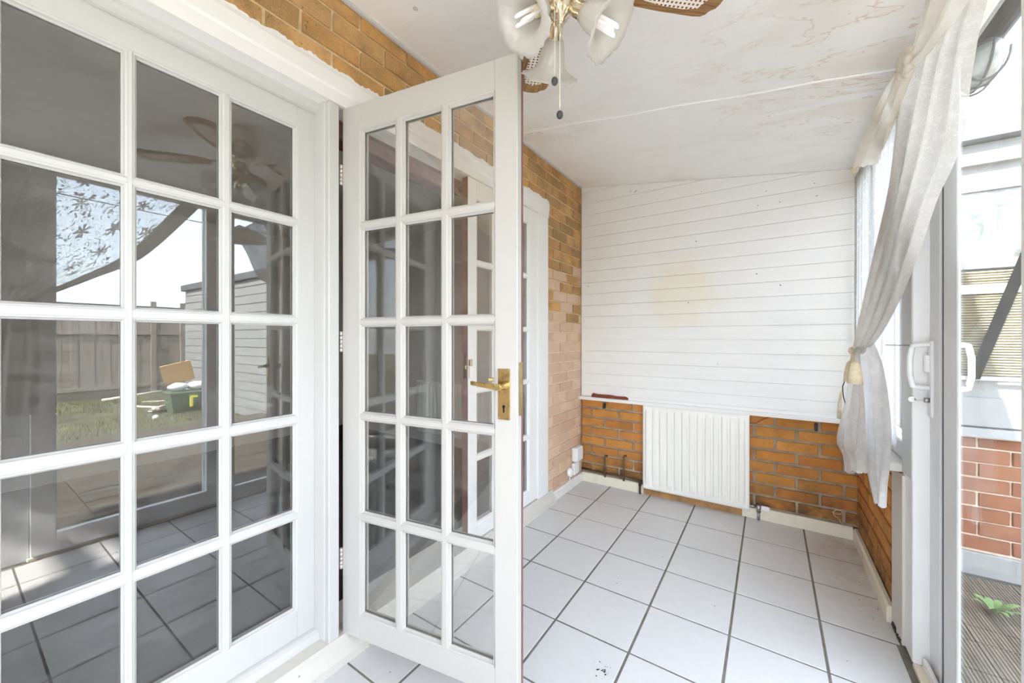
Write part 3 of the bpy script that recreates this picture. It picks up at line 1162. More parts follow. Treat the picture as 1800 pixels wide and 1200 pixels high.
def lever(parent, side):
    """side -1: on the seen face; +1: on the back"""
    yb = 0.0 if side < 0 else .042
    S = lambda d: yb + side * d
    bx = lambda lo, hi: ((lo[0], min(S(lo[1]), S(hi[1])), lo[2]), (hi[0], max(S(lo[1]), S(hi[1])), hi[2]))
    b = BM()
    lo, hi = bx((.628, 0.0002, .928), (.668, .004, 1.081))
    box(b, lo, hi, .0012)
    h = obj('lever_handle', b, M['brass'], parent)
    b = BM()
    R_ = Matrix.Rotation(PI / 2 if side < 0 else -PI / 2, 4, 'X')
    lathe(b, [(.012, 0), (.012, .006), (.0085, .010), (.0085, .034), (.0075, .040)], 14, Matrix.Translation((.648, S(.004), 1.030)) @ R_)
    obj('spindle', b, M['brass'], h)
    b = BM()
    pts = [(.652, S(.040), 1.030), (.635, S(.042), 1.031), (.600, S(.043), 1.034), (.572, S(.042), 1.037), (.556, S(.038), 1.038)]
    rings = []
    for k, p in enumerate(pts):
        hh = (.0095, .009, .007, .0062, .0062)[k]
        ww = (.006, .0055, .005, .005, .005)[k]
        rings.append([b.verts.new((p[0], p[1] + dy * ww, p[2] + dz * hh)) for dy, dz in ((-1, -.6), (-.6, -1), (.6, -1), (1, -.6), (1, .6), (.6, 1), (-.6, 1), (-1, .6))])
    for A, B in zip(rings, rings[1:]):
        for k in range(8):
            b.faces.new([A[k], A[(k + 1) % 8], B[(k + 1) % 8], B[k]])
    b.faces.new(rings[0]); b.faces.new(rings[-1][::-1])
    obj('lever', b, M['brass'], h)
    b = BM()
    lathe(b, [(.0048, 0), (.0048, .001)], 12, Matrix.Translation((.648, S(.0042), .968)) @ R_)
    lo, hi = bx((.6455, .0042, .950), (.6505, .0052, .966))
    box(b, lo, hi)
    obj('keyhole', b, M['black'], h)
    b = BM()
    for (sx, sz) in ((.633, 1.075), (.663, 1.075), (.633, .934), (.663, .934)):
        lathe(b, [(.0028, 0), (.002, .001)], 8, Matrix.Translation((sx, S(.004), sz)) @ R_)
    obj('screws', b, M['steel'], h)


lever(od, -1)
lever(od, 1)
# third leaf
YC = -1.420
W3 = -0.698 - YC
c3 = [(.082, .227), (.267, .415), (.452, .606)]
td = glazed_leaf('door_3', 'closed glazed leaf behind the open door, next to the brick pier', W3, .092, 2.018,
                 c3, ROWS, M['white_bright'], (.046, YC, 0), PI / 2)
b = BM()
box(b, (-.0014, .002, .094), (-.0002, .040, 2.016))
tag(obj('meeting_edge', b, M['bare_wood'], td), 'bare purple-brown wood along the meeting edge')
b = BM()
box(b, (-.004, .008, .96), (-.0014, .028, 1.09), .0005)
box(b, (-.012, .012, 1.01), (-.004, .024, 1.03), .001)
obj('strike_plate', b, M['pale_brass'], td)
# security chain of the third leaf, hanging from a small holder
ks = thing('door_chain', 'small chrome and white latch hanging at the edge of the closed leaf', 'latch', (.050, YC + .012, 1.04))
b = BM(); box(b, (-.003, -.011, -.012), (.008, .011, .022), .002); obj('holder', b, M['pale_brass'], ks)
b = BM(); box(b, (.002, -.012, -.075), (.009, .012, -.014), .003); obj('tag', b, M['white_plug'], ks)

# ------------------------------------------------------------------ dim room behind the doors
ri = struct('wall_inner', 'dim plain room seen through the glazed doors')
for nm, lo, hi, m in (('plaster', (-3.50, -4.3, 0.0), (-3.42, .20, 2.42), 'room_wall'), ('plaster', (-3.42, .12, 0.0), (-.10, .20, 2.42), 'room_wall'),
                      ('plaster', (-3.42, -4.3, 0.0), (-.10, -4.22, 2.42), 'room_wall'), ('plaster', (-3.5, -4.3, 2.36), (-.06, .2, 2.44), 'room_wall'),
                      ('plaster', (-.20, -.60, 0.0), (-.10, .12, 2.36), 'room_wall'), ('plaster', (-.20, -4.22, 0.0), (-.10, -3.10, 2.36), 'room_wall'),
                      ('plaster', (-.20, -3.10, 2.06), (-.10, -.60, 2.36), 'room_wall')):
    b = BM(); box(b, lo, hi); obj(nm, b, M[m], ri)
x = -3.42
while x < -.13:
    b = BM(); box(b, (x, -4.22, -.03), (min(x + .1399, -.12), .12, .012)); obj('floorboard', b, M['dark_floor'], ri)
    x += .14
b = BM(); box(b, (-3.42, .10, .012), (-.2, .12, .13), .004); obj('skirting', b, M['white'], ri)


# ------------------------------------------------------------------ radiators
def radiator(name, label, x0, x1, z0, z1, yb, nrib, mats, parent_group=None):
    """a pressed steel panel facing -y, its back at y = yb"""
    R = thing(name, label, 'radiator', ((x0 + x1) / 2, yb, z0), 0, parent_group)
    W, H = x1 - x0, z1 - z0
    b = BM()
    per = 14
    nx = nrib * per
    zs_ = [0.0, .004, .022, .034, .05, .065, .08, H * .4, H * .6, H - .08, H - .065, H - .05, H - .038, H - .022, H - .004, H]
    mx0, mx1 = .018, W - .018
    xs_ = [0, .004] + [mx0 + (mx1 - mx0) * k / nx for k in range(nx + 1)] + [W - .004, W]
    D = -0.052
    grid = []
    for z_ in zs_:
        row = []
        for x_ in xs_:
            d = 0.0
            if mx0 <= x_ <= mx1:
                t_ = ((x_ - mx0) / (mx1 - mx0) * nrib) % 1.0
                if x_ >= mx1 - 1e-6: t_ = 1.0
                s_ = min(1.0, max(0.0, (.41 - abs(t_ - .5)) / .15))
                s_ = s_ * s_ * (3 - 2 * s_)
                ends = min(1.0, max(0.0, (z_ - .036) / .032)) * min(1.0, max(0.0, (H - .036 - z_) / .032))
                d = -.015 * s_ * math.sqrt(ends)
            rim = 0.0
            if z_ in (0.0, H) or x_ in (0, W): rim = .012
            row.append(b.verts.new((x_ - W / 2, D + d + rim, z_)))
        grid.append(row)
    for A, B in zip(grid, grid[1:]):
        for k in range(len(A) - 1):
            f = b.faces.new([A[k], A[k + 1], B[k + 1], B[k]])
            f.smooth = True
    obj('panel', b, mats, R)
    b = BM()
    box(b, (-W / 2 + .002, D + .011, .002), (W / 2 - .002, D + .024, H - .002), .002)
    obj('back_panel', b, mats, R)
    for sx in (-W * .3, W * .3):
        b = BM()
        box(b, (sx - .015, D + .024, .1), (sx + .015, -.0005, H - .08), .001)
        obj('wall_bracket', b, mats, R)
    return R, W, H


RD, W, H = radiator('radiator', 'cream ribbed panel radiator hung on the orange brick under the sill', 0.562, 1.243, .053, .674, YF, 13, M['radiator'])
D0 = -.052
b = BM()
lathe(b, [(.010, 0), (.010, .03), (.0085, .03), (.0085, .05)], 12, Matrix.Translation((W / 2, D0 + .016, .03)) @ Matrix.Rotation(PI / 2, 4, 'Y'))
lathe(b, [(.012, -.03), (.012, .018)], 12, Matrix.Translation((W / 2 + .05, D0 + .016, .03)))
tube(b, [(W / 2 + .05, D0 + .016, 0), (W / 2 + .05, D0 + .016, -.05)], .0075, 10)
vl = obj('valve', b, M['steel'], RD)
b = BM()
lathe(b, [(.013, 0), (.0165, .004), (.0165, .038), (.0135, .048)], 14, Matrix.Translation((W / 2 + .062, D0 + .014, .03)) @ Matrix.Rotation(PI / 2, 4, 'Y'))
obj('valve_cap', b, M['white_plug'], vl)
b = BM()
lathe(b, [(.009, 0), (.009, .028)], 12, Matrix.Translation((-W / 2 - .028, D0 + .016, .03)) @ Matrix.Rotation(PI / 2, 4, 'Y'))
lathe(b, [(.010, -.022), (.010, .02), (.005, .026)], 12, Matrix.Translation((-W / 2 - .022, D0 + .016, .03)))
tube(b, [(-W / 2 - .022, D0 + .016, .01), (-W / 2 - .022, D0 + .016, -.05)], .0075, 10)
obj('valve', b, M['dark_iron'], RD)
radiator('radiator', 'white ribbed radiator in the dim room, seen through the open door', -1.98, -.93, .12, .70, .118, 17, M['radiator'])

# ------------------------------------------------------------------ electrics in the far corner
jb = thing('junction_box', 'square white junction box low on the pinkish brick pier', 'electrical box', (XL, -.115, .255))
b = BM(); box(b, (.0006, -.055, -.055), (.045, .055, .052), .004); obj('body', b, M['white_plug'], jb)
b = BM(); box(b, (.0455, -.052, -.052), (.049, .052, .049), .002); obj('cover', b, M['white_plug'], jb)
sw = thing('socket_outlet', 'small white socket directly below the junction box', 'socket', (XL, -.135, .142))
b = BM(); box(b, (.0006, -.045, -.045), (.028, .045, .045), .004); obj('body', b, M['white_plug'], sw)
b = BM(); box(b, (.0285, -.008, .01), (.033, .008, .03), .001); obj('switch', b, M['white_plug'], sw)
pg = thing('plug', 'rounded white plug with a trailing cable beside the small socket', 'plug', (XL, -.235, .135))
b = BM()
lathe(b, [(.030, .001), (.034, .006), (.034, .026), (.026, .034), (.012, .036)], 18, Matrix.Rotation(PI / 2, 4, 'Y'))
obj('body', b, M['white_plug'], pg)
b = BM()
tube(b, [(.02, -.01, -.03), (.022, -.02, -.055), (.016, -.03, -.068), (.012, -.05, -.075)], .004, 8)
obj('cord', b, M['white_plug'], pg)
b = BM()
tube(b, [(XL + .008, .008, z_) for z_ in (.66, .55, .45)] + [(XL + .012, -.01, .38), (XL + .02, -.05, .31)], .0035, 6)
tag(obj('cable', b, M['cable']), 'thin red-brown cable running down the brick corner to the junction box', 'cable')
b = BM()
p0 = at(1322, 743, 1, 0.0)
tube(b, [(1.235, -.02, .62), (p0.x + .02, -.006, p0.z), (p0.x + .06, .004, p0.z + .03), (p0.x + .10, .006, .672)], .003, 6)
tag(obj('cable', b, M['cable']), 'short brown cable emerging beside the radiator under the sill', 'cable')
b = BM()
p0 = at(1470, 918, 1, -.005)
pts = [(p0.x + .03, -.012, .074)]
for k in range(14):
    a = k / 13 * 2 * PI * 1.15
    pts.append((p0.x + .01 - .022 * math.sin(a) - .012 * k / 13, -.012, .115 + .02 * (1 - math.cos(a)) * .9 + .002 * k))
tube(b, pts, .002, 5)
tag(obj('string', b, M['string']), 'loose curl of cream string on the skirting near the corner', 'string')


# ------------------------------------------------------------------ curtains
def spline(P, t):
    n = len(P) - 1
    x_ = min(max(t * n, 0), n - 1e-6)
    i = int(x_)
    u = x_ - i
    p0, p1, p2, p3 = P[max(i - 1, 0)], P[i], P[i + 1], P[min(i + 2, n)]
    return 0.5 * ((2 * p1) + (p2 - p0) * u + (2 * p0 - 5 * p1 + 4 * p2 - p3) * u * u + (3 * p1 - p0 - 3 * p2 + p3) * u ** 3)


def drape(name, Lp, Rp, mat, parent, folds=6, amp=.02, ns=60, ntt=60, normal=(1, 0, 0), gather=None, scallop=0.0, uvs=(1, 1), seed=1, taper=None, th=0.0):
    """cloth lofted between two edge curves, rippled along the normal"""
    rr = random.Random(seed)
    ph = [rr.uniform(0, 6.28) for _ in range(4)]
    N = Vector(normal)
    b = BM()
    uvl = b.loops.layers.uv.new('uv')
    G = []
    for i in range(ns + 1):
        s_ = i / ns
        l, r = spline(Lp, s_), spline(Rp, s_)
        row = []
        for j in range(ntt + 1):
            t_ = j / ntt
            p = l.lerp(r, t_)
            a = amp * (taper(s_) if taper else 1)
            d = a * (math.sin(2 * PI * folds * t_ + ph[0] + 1.2 * math.sin(3 * s_ + ph[1])) + .45 * math.sin(2 * PI * folds * 1.9 * t_ + ph[2] + 2 * s_) + .3 * math.sin(5 * s_ + 7 * t_ + ph[3]))
            p = p + N * d
            if scallop and i == ns:
                pass
            if scallop:
                k_ = max(0, (s_ - .93) / .07)
                p.z -= scallop * k_ * abs(math.sin(PI * t_ * 5))
            row.append(b.verts.new(p))
        G.append(row)
    for i in range(ns):
        for j in range(ntt):
            f = b.faces.new([G[i][j], G[i][j + 1], G[i + 1][j + 1], G[i + 1][j]])
            f.smooth = True
            for lp, (a_, c_) in zip(f.loops, ((i, j), (i, j + 1), (i + 1, j + 1), (i + 1, j))):
                lp[uvl].uv = (c_ / ntt * uvs[0], a_ / ns * uvs[1])
    o = obj(name, b, mat, parent)
    return o


def edge(pts, X):
    """edge curve on the curtain plane (x = X, or one x for each point)"""
    out = []
    for k, (px, py) in enumerate(pts):
        out.append(at(px, py, 0, X if not isinstance(X, (list, tuple)) else X[k]))
    return out


cu = thing('lace_curtain', 'ivory lace curtain drawn back and tied at the far corner of the window', 'curtain', (1.70, -.4, 0))
cu.location = (0, 0, 0)
Lp = edge([(1655, -60), (1622, 40), (1600, 110), (1577, 200), (1560, 330), (1532, 450), (1514, 530), (1503, 585), (1499, 618)], [1.70] * 8 + [1.69])
Rp = edge([(1745, -60), (1718, 40), (1704, 120), (1681, 260), (1640, 352), (1606, 450), (1574, 530), (1540, 593), (1514, 622)], [1.72, 1.72, 1.72, 1.72, 1.72, 1.72, 1.71, 1.70, 1.69])
drape('drop', Lp, Rp, M['lace'], cu, folds=4, amp=.016, uvs=(1.6, 3.2), seed=3, taper=lambda s_: 1 - .75 * s_)
# two tails below the tie
Lp = edge([(1498, 612), (1494, 650), (1486, 700), (1478, 740), (1474, 775), (1486, 800), (1490, 828)], [1.685, 1.675, 1.66, 1.655, 1.65, 1.65, 1.65])
Rp = edge([(1512, 614), (1516, 660), (1520, 705), (1521, 750), (1522, 790), (1522, 815), (1524, 826)], [1.685, 1.68, 1.67, 1.66, 1.66, 1.66, 1.66])
drape('tail', Lp, Rp, M['lace_tail'], cu, folds=2.5, amp=.008, ns=40, ntt=30, uvs=(.8, 1.6), seed=5, scallop=.012, taper=lambda s_: .4 + s_)
Lp = edge([(1505, 610), (1510, 660), (1513, 715), (1516, 770), (1522, 815), (1530, 850), (1540, 878)], [1.695] * 7)
Rp = edge([(1538, 600), (1551, 640), (1558, 700), (1560, 760), (1557, 815), (1553, 850), (1551, 888)], [1.705] * 7)
drape('tail', Lp, Rp, M['net_tail'], cu, folds=2, amp=.010, ns=44, ntt=30, uvs=(.8, 2.0), seed=9, scallop=.012, taper=lambda s_: .5 + .6 * s_)

tb = thing('tieback', 'cream rope tieback with tassel holding the lace curtain', 'tieback')
c = at(1500, 616, 0, 1.685)
b = BM()
pts = []
for k in range(25):
    a = 2 * PI * k / 24
    pts.append(c + Vector((.012 * math.cos(a) - .002, .075 * math.sin(a) * .9 - .03, .014 * math.sin(a + .6))))
tube(b, pts, .006, 8)
obj('rope', b, M['tassel'], tb)
tc_ = at(1500, 620, 0, 1.665)
for k, (px, py, ln, rr_) in enumerate(((1497, 652, .085, .026), (1503, 655, .085, .024))):
    p = at(px, py, 0, 1.655)
    b = BM()
    top = tc_ + Vector((0, 0, 0))
    tube(b, [top, top.lerp(p, .5) + Vector((-.004, 0, 0)), p + Vector((0, 0, ln * .5))], .006, 8)
    lathe(b, [(.008, ln * .55), (.016, ln * .45), (rr_ * .8, ln * .25), (rr_, -ln * .1), (rr_ * 1.12, -ln * .55)], 20, Matrix.Translation(p), rip=lambda i, a: 1 + .07 * math.sin(10 * a))
    obj('tassel', b, M['tassel'], tb)
b = BM()
p1 = at(1488, 662, 0, 1.66)
tube(b, [p1, p1 + Vector((-.012, .02, -.05)), p1 + Vector((-.008, .03, -.10)), p1 + Vector((.0, .02, -.14))], .0022, 6)
obj('hook_wire', b, M['dark_iron'], tb)
b = BM()
p1 = at(1478, 695, 0, 1.655)
tube(b, [at(1483, 680, 0, 1.655), p1, at(1476, 712, 0, 1.655), at(1475, 735, 0, 1.655)], [.003, .006, .009, .010], 8)
tag(obj('tail_fringe', b, M['tassel'], tb), 'frayed cream end')

sg = thing('swag', 'cream satin swag knotted near the ceiling above the lace curtain', 'swag')
Lp = edge([(1660, -70), (1640, -20), (1620, 40), (1606, 85), (1592, 108)], [1.66] * 5)
Rp = edge([(1725, -70), (1698, -20), (1668, 40), (1630, 92), (1604, 116)], [1.665] * 5)
drape('upper_fold', Lp, Rp, M['satin'], sg, folds=2.2, amp=.012, ns=30, ntt=30, uvs=(1, 1), seed=2, taper=lambda s_: 1 - .5 * s_)
Lp = edge([(1586, 116), (1567, 145), (1545, 185), (1520, 232), (1503, 270), (1496, 296)], [1.665, 1.67, 1.68, 1.69, 1.70, 1.705])
Rp = edge([(1600, 118), (1589, 150), (1577, 190), (1566, 230), (1552, 262), (1540, 287)], [1.665, 1.67, 1.68, 1.69, 1.70, 1.705])
drape('lower_tail', Lp, Rp, M['satin'], sg, folds=2.2, amp=.010, ns=36, ntt=30, uvs=(1, 1), seed=4, scallop=.006)
b = BM()
kc = at(1592, 112, 0, 1.655)
for k in range(9):
    a = 2 * PI * k / 9
    q = kc + Vector((.004 * math.sin(3 * a), .035 * math.cos(a), .022 * math.sin(a)))
    sphere(b, q, .014, .8, 1.3, 1, 10)
sphere(b, kc, .024, .8, 1.2, .9, 12)
obj('knot', b, M['satin'], sg)
b = BM()
for k in range(26):
    t_ = k / 25
    p = at(1496 + 14 * t_, 297 - 2 * t_, 0, 1.70)
    tube(b, [p + Vector((0, 0, .008)), p + Vector((-.006 + .002 * math.sin(k * 2.1), .003 * math.cos(k), -.018 + .004 * math.sin(k * 1.3)))], .0012, 4)
f = obj('fringe', b, M['tassel'], sg)
f['kind'] = 'stuff'

nc = thing('net_curtain', 'white net curtain hanging straight against the window', 'curtain')
Lp = [Vector((1.765, -.005, 2.10)), Vector((1.765, -.005, 1.4)), Vector((1.765, -.005, .74))]
Rp = [Vector((1.765, -.880, 2.10)), Vector((1.765, -.880, 1.4)), Vector((1.765, -.880, .74))]
drape('drop', Lp, Rp, M['net'], nc, folds=11, amp=.005, ns=24, ntt=120, uvs=(3, 4), seed=6)
b = BM()
tube(b, [(1.765, -.885, 2.10), (1.765, .0, 2.10)], .004, 8)
obj('wire', b, M['white'], nc)
# a thin curtain hook rod sticking out of the jamb
b = BM()
pa, pb = at(1557, 606, 0, 1.752), at(1604, 607, 0, 1.776)
tube(b, [pa, pb], .0022, 6)
tag(obj('curtain_hook', b, M['steel']), 'thin metal hook sticking out from the jamb across the net curtain', 'hook')

# the other half of the pair, on the near side of the sliding door
c2 = thing('lace_curtain', 'lace curtain drawn back beside the near sash of the sliding door', 'curtain')
V = Vector
Lp = [V((1.70, -2.66, 2.12)), V((1.70, -2.72, 1.95)), V((1.70, -2.77, 1.7)), V((1.70, -2.78, 1.5)), V((1.70, -2.78, 1.36))]
Rp = [V((1.70, -1.96, 2.12)), V((1.70, -2.05, 1.98)), V((1.70, -2.28, 1.67)), V((1.70, -2.48, 1.52)), V((1.70, -2.69, 1.38))]
drape('drop', Lp, Rp, M['lace_open'], c2, folds=4, amp=.006, ns=50, ntt=60, uvs=(1, 1.1), seed=12, taper=lambda s_: .4 + .6 * s_)
Lq = [p.lerp(q, .88) for p, q in zip(Lp, Rp)]
Rq = [q + V((-.004, .012, -.01)) for q in Rp]
drape('hem', Lq, Rq, M['hem'], c2, folds=1, amp=.004, ns=40, ntt=8, seed=13)
Lp = [V((1.70, -2.78, 1.36)), V((1.70, -2.80, 1.1)), V((1.70, -2.80, .8))]
Rp = [V((1.70, -2.69, 1.38)), V((1.70, -2.66, 1.1)), V((1.70, -2.67, .78))]
drape('tail', Lp, Rp, M['lace'], c2, folds=2, amp=.008, ns=24, ntt=24, seed=14, scallop=.012)

# ------------------------------------------------------------------ ceiling fan with three lights
FX, FY = 0.902, -2.061
fan = thing('ceiling_fan', 'brass and oak ceiling fan with cane blades and three frosted shades', 'ceiling fan', (FX, FY, 0))
zc = ceil_z(FX)
b = BM()
lathe(b, [(.055, zc - .002), (.055, zc - .02), (.075, zc - .03), (.085, zc - .06), (.085, zc - .12), (.07, zc - .145), (.045, zc - .155)], 28)
obj('motor_housing', b, M['pale_brass'], fan)
b = BM()
lathe(b, [(.040, 2.130), (.046, 2.115), (.046, 2.075), (.038, 2.062), (.030, 2.060)], 24)
lathe(b, [(.018, 2.062), (.027, 2.052), (.031, 2.035), (.029, 2.015), (.020, 2.002), (.012, 1.996), (.012, 1.990), (.007, 1.984)], 20)
obj('switch_housing', b, M['pale_brass'], fan)
# blades
prof = []
tipx, root = .455, .14
b = BM()
pts2 = [(root, -.030), (.20, -.045), (.30, -.054), (.40, -.058), (.425, -.056), (.436, -.048), (.440, -.036), (.452, -.026), (.456, -.012), (.456, .012), (.452, .026), (.440, .036), (.436, .048), (.425, .056), (.40, .058), (.30, .054), (.20, .045), (root, .030)]
prism(b, pts2, 2, 2.098, 2.104)
blade_me = mesh_of('blade', b, M['oak'])
b = BM()
ins = [(.24, -.024), (.30, -.034), (.36, -.037), (.40, -.030), (.413, 0), (.40, .030), (.36, .037), (.30, .034), (.24, .024), (.225, 0)]
prism(b, ins, 2, 2.0962, 2.0982)
cane_me = mesh_of('cane_insert', b, M['cane'])
b = BM()
box(b, (.075, -.014, 2.104), (.20, .014, 2.109), .001)
box(b, (.16, -.026, 2.1042), (.20, .026, 2.108), .001)
iron_me = mesh_of('blade_iron', b, M['pale_brass'])
for k in range(4):
    a = math.radians(41 + 90 * k)
    bl = obj('blade', blade_me, None, fan, (0, 0, 0), (0, 0, a))
    obj('cane_insert', cane_me, None, bl)
    obj('blade_iron', iron_me, None, bl)
# light arms, shades, bulbs
def shade_set(k, az):
    az = math.radians(az)
    tl = math.radians(42)
    ax = Vector((math.cos(az) * math.cos(tl), math.sin(az) * math.cos(tl), -math.sin(tl)))
    o = Vector((0, 0, 2.030)) + Vector((math.cos(az), math.sin(az), 0)) * .026
    Q = Matrix.Translation(o) @ ax.to_track_quat('Z', 'Y').to_matrix().to_4x4()
    b = BM()
    lathe(b, [(.010, 0), (.012, .010), (.017, .016), (.019, .022), (.0195, .042), (.023, .047), (.023, .051)], 20, Q, rip=lambda i, a: 1 + (.03 * math.sin(14 * a) if i in (3, 4) else 0))
    fit = obj('fitter', b, M['pale_brass'], fan)
    b = BM()
    nrm = [(.0225, .047), (.026, .056), (.031, .068), (.034, .084), (.0355, .100), (.040, .112), (.051, .125), (.066, .133), (.079, .136)]
    def rip(i, a):
        g = max(0, (i - 4) / 4)
        return 1 + .045 * g * math.sin(6 * a) + .03 * g * math.sin(18 * a) + .008 * math.sin(32 * a) * min(1, i / 4)
    lathe(b, nrm, 96, Q, rip=rip, caps=False)
    # gentle wave on the rim along the axis
    sh = obj('lamp_shade', b, M['shade'], fan)
    md = sh.modifiers.new('thickness', 'SOLIDIFY')
    md.thickness = .0018
    b = BM()
    lathe(b, [(.012, .050), (.014, .055), (.014, .078), (.010, .084)], 16, Q)
    bulb = obj('bulb', b, M['tassel'], sh)
    b = BM()
    for (ox, oy) in ((-.0095, -.006), (.0095, -.006), (0, .0095)):
        tube(b, [Q @ Vector((ox - .0055, oy, .080)), Q @ Vector((ox - .0055, oy, .144)), Q @ Vector((ox - .003, oy, .150)), Q @ Vector((ox + .003, oy, .150)), Q @ Vector((ox + .0055, oy, .144)), Q @ Vector((ox + .0055, oy, .080))], .0036, 8)
    t_o = obj('bulb', b, M['tube'], sh)
    t_o['label'] = 'white folded fluorescent tube'
for k, az in enumerate((131, 251, 11)):
    shade_set(k, az)
# pull chains
for (px, d_, zt, zb) in ((975, .965, 2.06, 1.824), (984, .965, 2.015, 1.740)):
    P = CAM + (_r * ((px - 900) / FPX) + _f) * d_
    x_, y_ = P.x - FX, P.y - FY
    b = BM()
    n = 60
    for q in range(int((zt - zb) / .0042)):
        sphere(b, (x_, y_, zt - q * .0042), .0015, 1, 1, 1, 6)
    tube(b, [(x_, y_, zt), (x_, y_, zb)], .0006, 4)
    ch = obj('pull_chain', b, M['chain'], fan)
    b = BM()
    sphere(b, (x_, y_, zb - .008), .0085, 1, 1, 1.25, 14)
    obj('pull_bead', b, M['charcoal'], ch)

# ------------------------------------------------------------------ outside
# ground under everything
b = BM(); box(b, (1.95, -30, -.45), (60, 40, -.20)); obj_g = tag(obj('ground', b, M['soil']), 'rough ground of the garden', kind='structure')
b = BM(); box(b, (-30, -40, -.45), (1.95, YN - .02, -.12)); tag(obj('ground', b, M['out_white']), 'pale paving behind the near end of the room', kind='structure')
# decking
dk = struct('deck', 'weathered grooved decking outside the sliding door')
BW = .145
segs = [(-7.5, -4.9), (-4.9, -2.35), (-2.35, -.62), (-.62, .012)]
cache = {}
for i in range(24):
    x0 = 1.90 + i * (BW + .005)
    for j, (ya, yb) in enumerate(segs):
        sh = .31 * ((i * 7) % 4 - 1.5) if 0 < j else 0
        key = j
        if key not in cache:
            b = BM()
            poly = [(0, -.028), (BW, -.028), (BW, 0)]
            ng = 11
            for g in range(ng, 0, -1):
                xc = BW * g / (ng + 1)
                poly += [(xc + .0035, 0), (xc + .002, -.004), (xc - .002, -.004), (xc - .0035, 0)]
            poly += [(0, 0)]
            prism(b, poly, 1, ya + .003, yb - .003)
            cache[key] = mesh_of('deck_board', b, M['deck'])
        obj('deck_board', cache[key], None, dk, (x0, 0, -.055 + random.uniform(-.002, .002)))
# lawn
b = BM()
box(b, (5.55, -12, -.21), (11.2, .02, -.17))
lw_ = tag(obj('lawn', b, M['soil']), 'patchy lawn beyond the decking', kind='structure')
b = BM()
rg = random.Random(5)
for k in range(9000):
    x_, y_ = rg.uniform(5.6, 11.0), rg.uniform(-6.5, -.03)
    if math.sin(x_ * 2.1) + math.sin(y_ * 1.7 + x_) < rg.uniform(-1.4, .9): continue
    h, a = rg.uniform(.03, .09), rg.uniform(0, PI)
    dx, dy = .006 * math.cos(a), .006 * math.sin(a)
    b.faces.new([b.verts.new((x_ - dx, y_ - dy, -.171)), b.verts.new((x_ + dx, y_ + dy, -.171)), b.verts.new((x_ + rg.uniform(-.03, .03), y_ + rg.uniform(-.03, .03), -.17 + h))])
tag(obj('grass', b, M['grass']), 'tufts of rough green grass growing on the lawn', 'grass', kind='stuff')
# fence across the end of the garden
fe = thing('garden_fence', 'weathered grey timber fence across the end of the garden', 'fence', (10.9, 0, 0))
y = -7.0
k = 0
while y < .42:
    tall = y < -1.95
    h = 2.32 if tall else 1.86
    b = BM()
    box(b, (-.010 + .006 * (k % 2), y, -.17), (.008 + .006 * (k % 2), y + .1205, h), .003)
    obj('board', b, M['fence'], fe)
    y += .122; k += 1
for yy in (-5.7, -3.85, -1.95, -.06, .50):
    b = BM(); box(b, (-.06, yy - .05, -.18), (.02, yy + .05, 2.40 if yy < -1.9 else 2.05), .004); obj('post', b, M['fence'], fe)
for zz in (.02, 1.25):
    b = BM(); box(b, (-.05, -7.0, zz), (-.012, .5, zz + .08), .003); obj('rail', b, M['fence'], fe)
b = BM(); box(b, (-.05, -1.9, 1.86), (.05, .45, 1.93), .004); obj('cap', b, M['felt'], fe)
b = BM(); box(b, (-.05, -7.0, 2.32), (.05, -2.0, 2.38), .004); obj('cap', b, M['felt'], fe)
# white boarded outbuilding along the side of the garden
OY = .030
ob = thing('outbuilding', 'white boarded outbuilding on a brick base with dark flat roof edge beside the garden', 'outbuilding', (1.97, OY, 0))
OX0, OX1, OXW = .0, 7.1, 2.3
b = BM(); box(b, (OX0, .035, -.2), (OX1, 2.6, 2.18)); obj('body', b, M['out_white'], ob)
b = BM(); box(b, (OX0, .012, -.05), (OXW, .035, .67)); obj('mortar', b, M['mortar_pink'], ob)
lay_bricks(ob, 0.0, OX0 + .002, OXW - .002, .075, .655, .0, .05, 0, lambda k, u, z: M['brick_red'], out=-1, depth=.034)
b = BM(); prism(b, [(-.035, .668), (.03, .668), (.03, .71), (-.02, .71)], 0, OX0, OXW); obj('ledge', b, M['out_white'], ob)
b = BM(); box(b, (OX0, -.012, -.05), (OXW, .012, .068), .004); obj('plinth', b, M['out_white'], ob)
zz = -.18
while zz < 2.17:
    z2 = min(zz + .148, 2.18)
    for (xa, xb) in ((OX0, OXW), (OXW, OX1)):
        if xa < 2.0 and (zz < .71 or (z2 > 1.0 and zz < 1.95)):
            continue
        b = BM()
        prism(b, [(-.002, zz), (.034, zz), (.034, z2 - .003), (.008, z2 - .003)], 0, xa + .001, xb - .001)
        obj('board', b, M['out_white'], ob)
    zz += .15
b = BM(); box(b, (OX0, -.05, 2.182), (OX1 + .1, 2.7, 2.305), .005); obj('roof_edge', b, M['felt'], ob)
fb = BM()
box(fb, (OX0 + .01, .002, 1.53), (OXW, .034, 1.58), .003); box(fb, (OX0 + .01, .002, 1.93), (OXW, .034, 1.985), .003)
for xa in (OX0 + .01, 1.15, OXW - .06):
    box(fb, (xa, .003, 1.58), (xa + .05, .034, 1.93))
wf2 = obj('window', fb, M['out_white'], ob)
b = BM(); box(b, (OX0 + .06, .012, 1.58), (OXW - .06, .016, 1.93)); obj('pane', b, M['dirty_glass'], wf2)
b = BM(); box(b, (OX0 + .06, .022, 1.58), (OXW - .06, .028, 1.93)); obj('blind', b, M['dusty_blind'], wf2)
rs = thing('reed_screen', 'bleached reed screen fixed to the outbuilding under its window', 'screen', (1.97, OY, 0))
b = BM()
for q in range(40):
    zq = .985 + q * .0135
    prism(b, [(-.002, zq), (.010, zq - .006), (.010, zq + .006)], 0, .01, OXW - .05)
o = obj('reeds', b, M['reed'], rs); o['kind'] = 'stuff'
